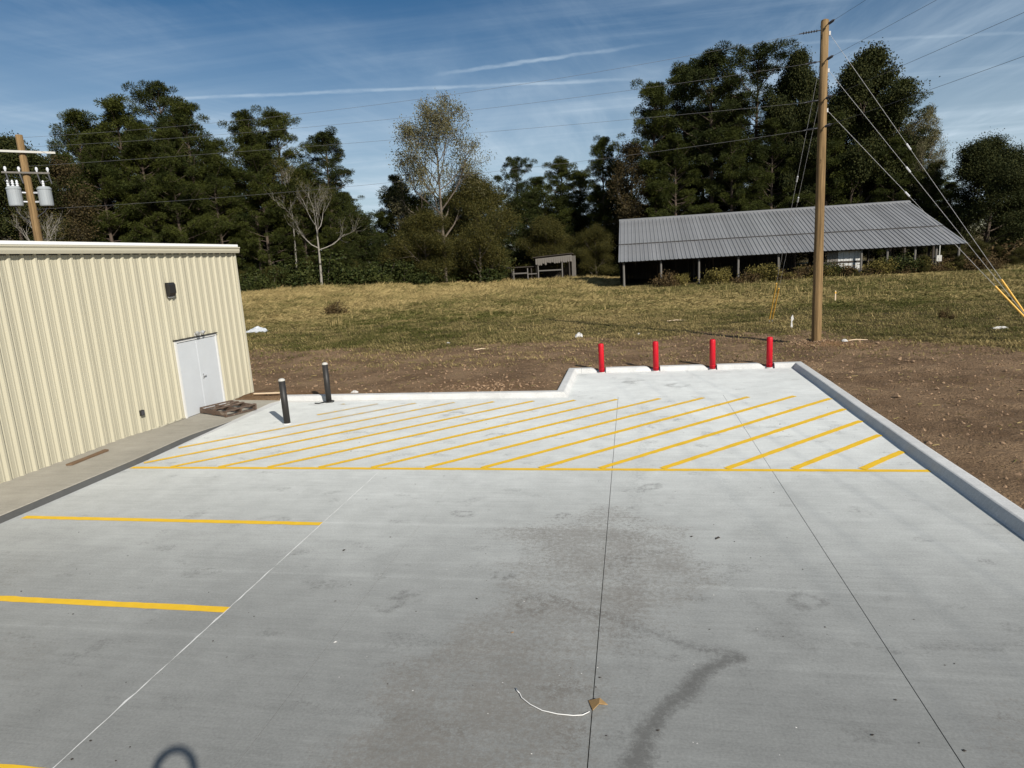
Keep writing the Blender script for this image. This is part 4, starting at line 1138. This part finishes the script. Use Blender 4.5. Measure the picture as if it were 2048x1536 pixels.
plant('mixed_tree', 'mixed', 842, 94, 400, 'spreading olive thicket tree at the foot of the tall sparse tree', wide=1.3)
plant('cedar_tree', 'cedar', 722, 98, 420, 'dark conical cedar under the sky gap, right of the bare tree', wide=1.2)
plant('cedar_tree', 'cedar', 668, 92, 455, 'dark low cedar just right of the forked bare tree', wide=1.3)
plant('pine_tree', 'pineD', 1032, 118, 308, 'round-topped lone pine left of the barn, beyond the shelter')
plant('pine_tree', 'pineC', 1118, 118, 310, 'broad dark pine behind the small shelter', wide=1.2)
plant('pine_tree', 'pineA', 1208, 112, 262, 'dark pine just left of the barn roof', wide=0.9)
plant('autumn_tree', 'autumn', 1268, 106, 268, 'orange-brown leaved tree at the left end of the barn', wide=0.95)
plant('mixed_tree', 'mixed', 1095, 110, 420, 'rounded olive tree directly behind the small shelter', wide=1.3)
plant('mixed_tree', 'mixed', 1190, 106, 440, 'dull olive tree between the shelter and the barn', wide=1.1)
G2 = 'tall trees behind the barn'
plant('pine_tree', 'pineA', 1312, 106, 148, 'open-crowned pine above the left end of the barn', group=G2, wide=1.05)
plant('pine_tree', 'pineC', 1370, 112, 118, 'pine second from the left above the barn', group=G2)
plant('pine_tree', 'pineB', 1432, 106, 82, 'pine with the highest rounded top left of the tall pole', group=G2, wide=1.15)
plant('pine_tree', 'pineD', 1512, 108, 76, 'pine close left of the tall pole with two-pronged top', group=G2, wide=1.1)
plant('oak_tree', 'oakA', 1598, 108, 86, 'thin dark leafy tree directly behind the tall pole', group=G2, wide=0.62)
plant('oak_tree', 'oakA', 1728, 108, 82, 'big dark full-crowned tree just right of the tall pole', group=G2, wide=0.95, rz=1.0)
plant('pine_tree', 'pineE', 1800, 112, 150, 'dark dense tree above the right end of the barn roof', group=G2, wide=1.1)
plant('sparse_tree', 'sparse', 1852, 110, 200, 'thin leaved tree at the right edge of the trees behind the barn', group=G2, wide=0.6)
plant('oak_tree', 'oakB', 1985, 108, 252, 'broad round dark tree at the far right edge', wide=1.15, rz=0.3)
for px, top, r in ((120, 300, 88), (185, 262, 87), (268, 240, 88), (332, 252, 87), (418, 300, 88), (508, 285, 89), (592, 335, 90), (650, 372, 91)):
    plant('pine_tree', 'pineE', px, r, top, 'lower bushy pine in front of the tall pines of the left wood', group='lower pines in front of the left wood', wide=1.1)
for px, top, r in ((1352, 262, 103), (1462, 248, 104), (1548, 232, 105), (1655, 215, 105), (1792, 270, 107), (1870, 320, 108)):
    plant('pine_tree', 'pineE', px, r, top, 'lower bushy pine between the tall trees behind the barn', group='lower pines behind the barn', wide=1.1)
# wood behind the first row
GB = 'pines deeper in the wood'
for px, top, r, kd in ((60, 330, 106, 'pineE'), (190, 250, 108, 'pineC'), (265, 255, 110, 'pineE'), (330, 240, 108, 'pineC'), (420, 275, 106, 'pineE'), (510, 262, 108, 'pineE'), (600, 330, 108, 'pineC'), (690, 380, 106, 'pineE')):
    plant('pine_tree', kd, px, r, top, 'dark pine deeper in the left wood, filling behind the front pines', group='pines deeper in the left wood', wide=1.25)
for px, top, r, kd in ((760, 425, 120, 'pineE'), (900, 400, 122, 'pineC'), (985, 385, 124, 'pineE'), (1075, 350, 126, 'pineE'), (1160, 335, 124, 'pineC'), (1235, 320, 122, 'pineE')):
    plant('pine_tree', kd, px, r, top, 'dark pine deeper in the wood behind the shelter and sparse tree', group='pines deeper in the middle wood', wide=1.25)
for px, top, r, kd in ((1340, 230, 122, 'pineE'), (1400, 210, 124, 'pineC'), (1470, 180, 122, 'pineE'), (1550, 200, 124, 'pineE'), (1630, 220, 122, 'pineC'), (1690, 180, 124, 'pineE'), (1770, 210, 122, 'pineC'), (1840, 280, 124, 'pineE'), (1905, 360, 124, 'pineE'), (2060, 330, 126, 'pineC')):
    plant('pine_tree', kd, px, r, top, 'dark pine deeper in the wood behind the barn', group='pines deeper behind the barn', wide=1.3)
GF = 'low dense cedars closing the wood'
for i, px in enumerate(range(20, 2120, 46)):
    if 1900 < px < 1960: continue
    r = float(np.interp(px, [0, 610, 850, 1000, 1240, 2100], [98, 100, 106, 116, 118, 122])) + random.uniform(-3, 3)
    plant('cedar_tree', 'cedar', px + random.uniform(-12, 12), r, H=random.uniform(11, 17) * (0.72 if px > 1880 or 690 < px < 800 else 1), label='low dense dark cedar closing the gaps between the trunks of the wood', group=GF, wide=1.15)
# undergrowth along the foot of the wood
for i, px in enumerate(range(470, 1250, 26)):
    r = float(np.interp(px, [470, 610, 850, 1000, 1240], [86, 88, 95, 104, 112])) + random.uniform(-1.5, 2.5)
    if 1015 < px < 1180: r += 9
    plant('shrub', 'green' if i % 3 else 'mixed', px + random.uniform(-8, 8), r, H=random.uniform(2.6, 5.2), label='dark leafy shrub in the undergrowth along the foot of the wood', cat='shrub', group='undergrowth at the foot of the wood', wide=1.25)
for i, px in enumerate(range(1890, 2120, 22)):
    plant('shrub', 'mixed' if i % 2 else 'rust', px, 92 + random.uniform(-4, 6), H=random.uniform(1.8, 3.4), label='olive brown brush right of the barn', cat='shrub', group='brush right of the barn', wide=1.3)
# weeds and bushes under the barn eave
BAR = [(1362, 73.2, 'gold', 1.5, 'small yellow-green bush between the second and third barn posts'), (1440, 72.8, 'gold', 2.0, 'yellow-green bush between the third and fourth barn posts'),
       (1418, 73.0, 'gold', 1.1, 'low yellow weed at the foot of the third barn post'), (1528, 73.6, 'gold', 1.9, 'olive weed clump left of the yellow guy guards'),
       (1600, 74.5, 'rust', 1.7, 'rusty weed clump left of the tall pole, at the barn front'), (1668, 76.0, 'green', 2.0, 'dark green bush just right of the tall pole, at the barn front'),
       (1712, 75.5, 'mixed', 1.1, 'olive bush below the pale partition of the barn'), (1768, 77.5, 'gold', 1.8, 'yellowish weeds right of the pale partition'),
       (1808, 79.0, 'green', 2.6, 'green bush between the last barn posts'), (1850, 79.5, 'mixed', 2.2, 'olive weeds left of the meter box'),
       (1890, 80.5, 'rust', 2.0, 'brown weeds right of the meter box'), (1335, 72.6, 'rust', 2.1, 'rust-brown weed beside the second barn post'), (1932, 82.0, 'rust', 2.2, 'brown brush clump under the right end of the barn roof'),
       (1975, 80.5, 'rust', 1.9, 'dark brown brush clump right of the barn'), (1500, 74.5, 'rust', 1.6, 'brown weed by the fourth barn post'), (1560, 74.2, 'rust', 1.5, 'brown weeds by the fifth barn post')]
for px, r, kd, h, lb in BAR:
    plant('weed_bush', kd, px, r + 0.6, H=h, label=lb, cat='bush', wide=1.15)
for i, px in enumerate(range(1500, 1925, 21)):
    if abs(px - 1722) < 26: continue
    plant('weed_bush', ('rust', 'gold', 'mixed')[i % 3], px + random.uniform(-6, 6), float(np.interp(px, [1500, 1925], [73.5, 80.5])) + random.uniform(-.5, 1.2), H=random.uniform(1.1, 2.2), label='tangled brown and olive weeds along the barn front', cat='bush', group='weeds along the barn front', wide=1.2)
plant('weed_bush', 'rust', 664, 56.5, H=1.5, label='reddish brown twiggy weed clump in the left field', cat='bush', wide=0.9)
plant('weed_bush', 'rust', 1904, 36.5, H=0.75, label='small brown weed clump in the grass on the right', cat='bush', wide=0.6)

# ------------------------------------------------------------------ grass
def tufts(name, X, Y, Hm, tint, nbl, wid, lay, seed, tri=False):
    g = np.random.default_rng(seed); n = len(X)
    X = np.repeat(X, nbl); Y = np.repeat(Y, nbl); H = np.repeat(Hm, nbl) * g.uniform(0.5, 1.25, n * nbl); T = np.repeat(tint + g.normal(0, 0.14, n), nbl) + g.normal(0, 0.2, n * nbl)
    X = X + g.normal(0, 0.10, len(X)); Y = Y + g.normal(0, 0.10, len(Y)); Z = soil_z(X, Y) - 0.02
    az = np.where(g.random(len(X)) < 0.6, g.normal(0.0, 0.6, len(X)) + np.pi * (g.random(len(X)) < 0.5), g.uniform(0, 6.283, len(X))); L = np.abs(g.normal(lay, 0.35, len(X)))
    dx = np.cos(az) * H * L; dy = np.sin(az) * H * L
    W = wid * g.uniform(0.6, 1.4, len(X)) * np.repeat(np.clip(np.hypot(X[::nbl], Y[::nbl]) / 35, 0.8, 1.7), nbl)
    px_, py_ = -np.sin(az + g.normal(0, .6, len(X))) * W, np.cos(az) * W
    if tri:
        V = np.empty((len(X), 3, 3))
        V[:, 0] = np.stack([X - px_ / 2, Y - py_ / 2, Z], 1); V[:, 1] = np.stack([X + px_ / 2, Y + py_ / 2, Z + 0.2 * H], 1)
        V[:, 2] = np.stack([X + dx, Y + dy, Z + H * np.clip(1.05 - 0.45 * L, 0.15, 1)], 1)
        return tri_mesh(name, V.reshape(-1, 3), np.arange(3 * len(X)).reshape(-1, 3), 'grass', np.repeat(np.clip(T, 0, 1), 3))
    V = np.empty((len(X), 5, 3))
    V[:, 0] = np.stack([X - px_ / 2, Y - py_ / 2, Z], 1); V[:, 1] = np.stack([X + px_ / 2, Y + py_ / 2, Z], 1)
    V[:, 2] = np.stack([X + dx * .4 + px_ * .4, Y + dy * .4 + py_ * .4, Z + H * 0.62], 1); V[:, 3] = np.stack([X + dx * .4 - px_ * .4, Y + dy * .4 - py_ * .4, Z + H * 0.62], 1)
    V[:, 4] = np.stack([X + dx, Y + dy, Z + H * np.clip(1.05 - 0.45 * L, 0.15, 1)], 1)
    b = np.arange(len(X)) * 5
    F = np.concatenate([np.stack([b, b + 1, b + 2], 1), np.stack([b, b + 2, b + 3], 1), np.stack([b + 3, b + 2, b + 4], 1)])
    return tri_mesh(name, V.reshape(-1, 3), F, 'grass', np.repeat(np.clip(T, 0, 1), 5))
def field_points(n, y0, y1, seed):
    g = np.random.default_rng(seed)
    y = y0 + (y1 - y0) * g.random(n)
    x = g.uniform(-0.92, 0.70, n) * y + g.uniform(-1, 1, n)
    return x, y
def straw(x, y):
    a = 0.50 + 1.1 * (fbm(x, y, 0.13, 4, 71) - 0.5) + 1.1 * (fbm(x, y, 0.9, 3, 72) - 0.5)
    return a + 0.30 * S((y - 48) / 18) * S((8 - x) / 16) - 0.1 * S((x - 4) / 10)
def make_field(name, n, y0, y1, seed, h, nbl, wid, lay, label):
    x, y = field_points(n, y0, y1, seed)
    m = turf_mask(x, y); g = np.random.default_rng(seed + 1)
    keep = (g.random(n) < (m + 0.10 * (y > 23)) * (0.35 + 1.1 * fbm(x, y, 0.7, 3, 81)))
    keep &= ~((x > -12.9) & (x < 5.6) & (y < 22.6)) & ~((x < -12.4) & (x > -31) & (y < 19.7))
    keep &= ~((x > BXL + 0.5) & (x < BXR) & (y > BY0 + 2.0) & (y < BY0 + 21))
    x, y = x[keep], y[keep]
    hh = h * (0.55 + 0.9 * fbm(x, y, 0.5, 3, 83)) * (1 + 1.3 * S((y - 46) / 16) * S((4 - x) / 12) * (0.4 + 1.2 * fbm(x, y, 0.3, 2, 84)) + 0.5 * S((y - 58) / 12)) * (1 - 0.6 * S((y - 66) / 4) * S((x + 6) / 3) * S((16 - x) / 4))
    me = tufts(name, x, y, hh, straw(x, y), nbl, wid, lay, seed + 2, y0 > 30)
    return tag(put(name, me), label, 'grass', kind='stuff')
make_field('field_grass', 56000, 20, 44, 501, 0.15, 5, 0.026, 1.3, 'short mown grass and straw behind the dirt track')
make_field('field_grass', 60000, 42, 76, 511, 0.24, 9, 0.034, 1.3, 'rough tan and green field grass in front of the barn')
make_field('field_grass', 26000, 74, 118, 521, 0.28, 8, 0.040, 1.0, 'tall tan grass along the foot of the wood')

def stalks():
    g = np.random.default_rng(541); n = 3600
    x, y = field_points(n, 34, 76, 542)
    k = fbm(x, y, 0.16, 3, 91) + 0.25 * S((y - 50) / 15) > 0.60 + 0.12 * g.random(n)
    k &= ~((x > BXL - 1) & (y > BY0 - 3) & (x < 12)); x, y = x[k], y[k]
    me = tufts('dry_stalks', x, y, g.uniform(0.30, 0.75, len(x)), np.clip(g.normal(0.7, 0.25, len(x)), 0, 1), 5, 0.022, 0.35, 543)
    tag(put('dry_stalks', me), 'taller dry tan stalks standing out of the field grass', 'grass', kind='stuff')
stalks()

# straw wisps and stalks scattered on the bare soil
def soil_litter():
    g = np.random.default_rng(601); n = 4200
    x = g.uniform(-26, 17, n); y = g.uniform(8, 32, n)
    k = (x > 5.5) | ((x < -2.3) & (y > 18.75)) | (y > 22.6)
    k &= ~((x < -12.3) & (y < 19.8)); x, y = x[k], y[k]
    n = len(x); L = g.uniform(0.03, 0.16, n); az = g.uniform(0, 3.14, n); w = g.uniform(0.004, 0.010, n)
    z = soil_z(x, y) + 0.012
    V = np.empty((n, 4, 3)); ux, uy = np.cos(az) * L / 2, np.sin(az) * L / 2; vx, vy = -np.sin(az) * w / 2, np.cos(az) * w / 2
    V[:, 0] = np.stack([x - ux - vx, y - uy - vy, z], 1); V[:, 1] = np.stack([x + ux - vx, y + uy - vy, z + .01], 1)
    V[:, 2] = np.stack([x + ux + vx, y + uy + vy, z + .02], 1); V[:, 3] = np.stack([x - ux + vx, y - uy + vy, z + .012], 1)
    T = np.clip(g.normal(0.5, 0.35, n), 0, 1)
    tag(put('straw_litter', tri_mesh('straw_litter', V.reshape(-1, 3), np.arange(4 * n).reshape(-1, 4), 'grass', np.repeat(T, 4))), 'loose straw scattered over the bare soil', 'straw', kind='stuff')
    # clods
    n = 9000; x = g.uniform(-26, 17, n); y = g.uniform(8, 30, n)
    k = (x > 5.5) | ((x < -2.3) & (y > 18.75)) | (y > 22.6)
    k &= ~((x < -12.3) & (y < 19.8)) & (turf_mask(x, y) < 0.5); x, y = x[k], y[k]
    h = g.random(500); x = np.concatenate([x, PX + g.normal(0, .55, 400), -4.4 + g.normal(0, 0.9, 260)]); y = np.concatenate([y, PY + g.normal(-.1, .35, 400), 19.6 + g.normal(0, .45, 260)])
    k = ~((x > XI - .35) & (y < YT + .4) & (x < 5.5)) & (y > 18.6) | (x > 5.5); x, y = x[k], y[k]
    n = len(x); s = np.abs(g.normal(0.014, 0.016, n)) + 0.008
    ico = np.array([(1, 0, 0), (-1, 0, 0), (0, 1, 0), (0, -1, 0), (0, 0, .8), (0, 0, -.5)], float)
    P = (ico[None] + g.normal(0, .22, (n, 6, 3))) * s[:, None, None]
    P[:, :, 0] += x[:, None]; P[:, :, 1] += y[:, None]; P[:, :, 2] += (soil_z(x, y) + s * .25)[:, None]
    f = np.array([(0, 2, 4), (2, 1, 4), (1, 3, 4), (3, 0, 4), (2, 0, 5), (1, 2, 5), (3, 1, 5), (0, 3, 5)])
    F = (np.arange(n)[:, None, None] * 6 + f[None]).reshape(-1, 3)
    tag(put('soil_clods', tri_mesh('soil_clods', P.reshape(-1, 3), F, 'clod')), 'crumbled clods of brown soil round the lot and pole', 'soil', kind='stuff')
soil_litter()

# ------------------------------------------------------------------ litter and small things
def crumple(name, mat, loc, sx, sy, sz, label, cat, seed, rz=0.0, n=9):
    g = np.random.default_rng(seed); V = []; F = []
    for j in range(n + 1):
        for i in range(n + 1):
            u, v = i / n * 2 - 1, j / n * 2 - 1
            e = max(0.0, 1 - (u * u + v * v) * 0.62)
            V.append((u * sx / 2 * (1 + g.normal(0, .06)), v * sy / 2 * (1 + g.normal(0, .08)), sz * e * (0.5 + 0.7 * g.random()) + 0.004))
    for j in range(n):
        for i in range(n):
            a = j * (n + 1) + i; F.append((a, a + 1, a + n + 2, a + n + 1))
    b = len(V); ring = [i for i in range(n + 1)] + [j * (n + 1) + n for j in range(1, n + 1)] + [n * (n + 1) + i for i in range(n - 1, -1, -1)] + [j * (n + 1) for j in range(n - 1, 0, -1)]
    for q in ring: V.append((V[q][0], V[q][1], -0.01))
    m_ = len(ring)
    for i in range(m_): F.append((ring[i], b + i, b + (i + 1) % m_, ring[(i + 1) % m_]))
    F.append(tuple(b + i for i in range(m_)))
    mb = MB(); mb.add(V, F)
    return tag(mb.build(name, mat, loc=loc, rz=rz), label, cat)
zz = lambda x, y: float(soil_z(x, y))
crumple('plastic_sheet', 'plastic', (-24.6, 39.6, zz(-24.6, 39.6)), 1.35, 0.8, 0.36, 'heap of clear plastic sheeting on the grass beside the building', 'plastic sheet', 1, 0.2)
crumple('paper_litter', 'paper', (-2.5, 31.1, zz(-2.5, 31.1)), 0.36, 0.3, 0.2, 'crumpled white litter in the grass behind the leftmost red bollard', 'litter', 2)
crumple('paper_litter', 'paper', (14.6, 29.2, zz(14.6, 29.2)), 0.6, 0.2, 0.08, 'flat white scrap on the grass at the right edge', 'litter', 3, 0.3)
crumple('paper_litter', 'paper', (10.0, 27.6, zz(10, 27.6)), 0.14, 0.12, 0.07, 'small white scrap on the soil right of the pole', 'litter', 4)
crumple('paper_litter', 'paper', (0.3, 31.4, zz(.3, 31.4)), 0.16, 0.12, 0.08, 'tiny white scrap in the grass behind the second red bollard', 'litter', 5)
crumple('paper_litter', 'paper', (-8.7, 19.0, zz(-8.7, 19.0)), 0.22, 0.10, 0.07, 'white scrap beside the farther black bollard', 'litter', 6)
crumple('paper_litter', 'paper', (-8.9, 30.6, zz(-8.9, 30.6)), 0.22, 0.12, 0.06, 'white scrap on the grass edge left of centre', 'litter', 7)
crumple('paper_litter', 'paper', (8.0, 26.6, zz(8, 26.6) + .02), 0.20, 0.16, 0.08, 'white scrap at the foot of the tall pole', 'litter', 8)
rg = MB()
rg.add([(-.06, 0, 0), (.05, 0, .02), (.02, .02, .3), (.10, .02, .42), (.05, .03, .62), (-.03, .03, .5), (-.02, .03, .28), (-.06, .04, 0), (.05, .04, .02), (.02, .05, .3), (.10, .05, .42), (.05, .06, .62), (-.03, .06, .5), (-.02, .06, .28)],
       [(0, 1, 2, 6), (6, 2, 3, 5), (3, 4, 5), (7, 13, 9, 8), (13, 12, 10, 9), (10, 12, 11), (0, 7, 8, 1), (1, 8, 9, 2), (2, 9, 10, 3), (3, 10, 11, 4), (4, 11, 12, 5), (5, 12, 13, 6), (6, 13, 7, 0)])
tag(rg.build('white_rag', 'paper', loc=(7.3, 31.9, zz(7.3, 31.9)), rz=0.3), 'white rag caught on a stalk left of the tall pole', 'rag')
stk = thing('survey_stake', (13.0, 45.4, zz(13, 45.4)), 'thin pale survey stake in the grass right of the tall pole', 'stake')
MB().box(-0.035, 0.035, -0.02, 0.02, -0.1, 0.62).add([(-.035, -.02, .62), (.035, -.02, .62), (.035, .02, .62), (-.035, .02, .62), (0, 0, .70)], [(0, 1, 4), (1, 2, 4), (2, 3, 4), (3, 0, 4)]).build('stick', 'stake', stk)
MB().box(-0.04, 0.04, -0.026, 0.026, 0.48, 0.60).build('flag_tape', 'guard', stk)
for x, y, l_, rz, lb in ((2.4, 36.6, 1.0, 0.1, 'pale broken stick lying in the grass behind the third red bollard'), (8.6, 27.2, 0.9, 0.15, 'pale stick on the soil right of the pole foot'), (-6.6, 28.0, 0.7, 0.35, 'pale stick on the dirt track')):
    tag(MB().tube([(-l_ / 2, 0, 0.03), (0, 0.03, 0.06), (l_ / 2, 0, 0.03)], [0.018, 0.022, 0.012], 6).build('stick', 'stake', loc=(x, y, zz(x, y)), rz=rz), lb, 'stick')

# cardboard scrap with a length of white cord
cb = MB()
cb.add([(-.085, .06, .006), (-.02, -.06, .012), (.03, -.02, .055), (.10, .02, .03), (.02, .07, .045), (-.085, .06, 0.0), (-.02, -.06, .002), (.03, -.02, .047), (.10, .02, .022), (.02, .07, .037)],
       [(0, 1, 2, 4), (2, 3, 4), (5, 9, 7, 6), (7, 9, 8), (0, 5, 6, 1), (1, 6, 7, 2), (2, 7, 8, 3), (3, 8, 9, 4), (4, 9, 5, 0)])
tag(cb.build('cardboard_scrap', 'cardboard', loc=(-0.385, 5.20, 0.003), rz=-0.15), 'folded brown cardboard scrap lying on the concrete in the foreground', 'cardboard')
cp = [(-1.15, 5.37), (-1.10, 5.30), (-1.07, 5.24), (-0.98, 5.16), (-0.86, 5.09), (-0.72, 5.06), (-0.58, 5.055), (-0.50, 5.07), (-0.44, 5.12)]
tag(MB().tube([(x + 0.8, y - 5.2, 0.012) for x, y in cp], 0.0042, 6).tube([(-.35, .17, .012), (-.33, .13, .014), (-.30, .10, .012)], 0.0035, 5).build('loose_string', 'rope', loc=(-0.8, 5.2, 0), smooth=True), 'white string curving from the cardboard scrap over the concrete', 'string')
def chip(x, y, s, mat, label, name, cat, group=None, seed=0):
    g = np.random.default_rng(seed)
    ico = np.array([(1, 0, 0), (-1, 0, 0), (0, .6, 0), (0, -.6, 0), (0.1, 0, .5), (0, .1, .35)], float) + g.normal(0, .12, (6, 3))
    ico[:, 2] = np.abs(ico[:, 2])
    mb = MB(); mb.add([tuple(p * s) for p in ico], [(0, 2, 4), (2, 1, 5), (2, 5, 4), (1, 3, 5), (3, 4, 5), (3, 0, 4), (0, 3, 1, 2)])
    return tag(mb.build(name, mat, loc=(x, y, 0.002), rz=g.uniform(0, 6.28)), label, cat, group)
chip(1.12, 8.85, 0.055, 'pebble', 'black leaf-shaped scrap on the concrete right of the centre joint', 'dark_scrap', 'scrap', seed=3)
chip(-4.15, 8.15, 0.035, 'pebble', 'black chip on the concrete near the middle stall line', 'dark_scrap', 'scrap', seed=4)
chip(-3.25, 5.95, 0.028, 'paper', 'white chip on the concrete left of the centre joint', 'white_scrap', 'scrap', seed=5)
chip(-1.35, 6.3, 0.022, 'clod', 'reddish crumb on the concrete left of the centre joint', 'clod', 'crumb', seed=6)
def crumbs():
    g = np.random.default_rng(77); n = 230
    x = g.uniform(-9, 4.8, n); y = 3.6 + 14 * g.random(n) ** 1.4; s = np.abs(g.normal(0.004, 0.004, n)) + 0.002
    ico = np.array([(1.4, 0, 0), (-1.2, 0, 0), (0, 1, 0), (0, -1, 0), (0, 0, .8)], float)
    P = (ico[None] + g.normal(0, .25, (n, 5, 3))) * s[:, None, None]; P[:, :, 2] = np.abs(P[:, :, 2])
    P[:, :, 0] += x[:, None]; P[:, :, 1] += y[:, None]; P[:, :, 2] += 0.001
    f = np.array([(0, 2, 4), (2, 1, 4), (1, 3, 4), (3, 0, 4)])
    tag(put('grit', tri_mesh('grit', P.reshape(-1, 3), (np.arange(n)[:, None, None] * 5 + f[None]).reshape(-1, 3), 'pebble')), 'dark grit scattered over the concrete lot', 'grit', kind='stuff')
    n = 26; x = g.uniform(-3, 1.5, n); y = g.uniform(4.4, 8, n)
    P = (ico[None] + g.normal(0, .25, (n, 5, 3))) * 0.006; P[:, :, 2] = np.abs(P[:, :, 2]); P[:, :, 0] += x[:, None]; P[:, :, 1] += y[:, None]
    tag(put('pale_grit', tri_mesh('pale_grit', P.reshape(-1, 3), (np.arange(n)[:, None, None] * 5 + f[None]).reshape(-1, 3), 'paper')), 'white specks on the foreground concrete', 'grit', kind='stuff')
crumbs()

# unseen made-up ladder below the viewpoint, shaped to cast the arched shadow
ld = thing('shadow_ladder', (-0.06, -0.16, 0), 'unseen metal ladder added under the viewpoint to cast the arched shadow', 'ladder', rz=R(41.5))
arch = [(-0.145, 0, 0.0), (-0.145, 0, 3.52)] + [(-0.145 * math.cos(a), 0, 3.52 + 0.18 * math.sin(a)) for a in np.linspace(0.2, math.pi - 0.2, 9)] + [(0.145, 0, 3.52), (0.145, 0, 0.0)]
MB().tube(arch, 0.032, 10).build('shadow_arch', 'steel', ld, smooth=True)
for z in np.arange(0.3, 2.9, 0.3): MB().tube([(-0.145, 0, z), (0.145, 0, z)], 0.014, 8).build('shadow_rung', 'steel', ld)
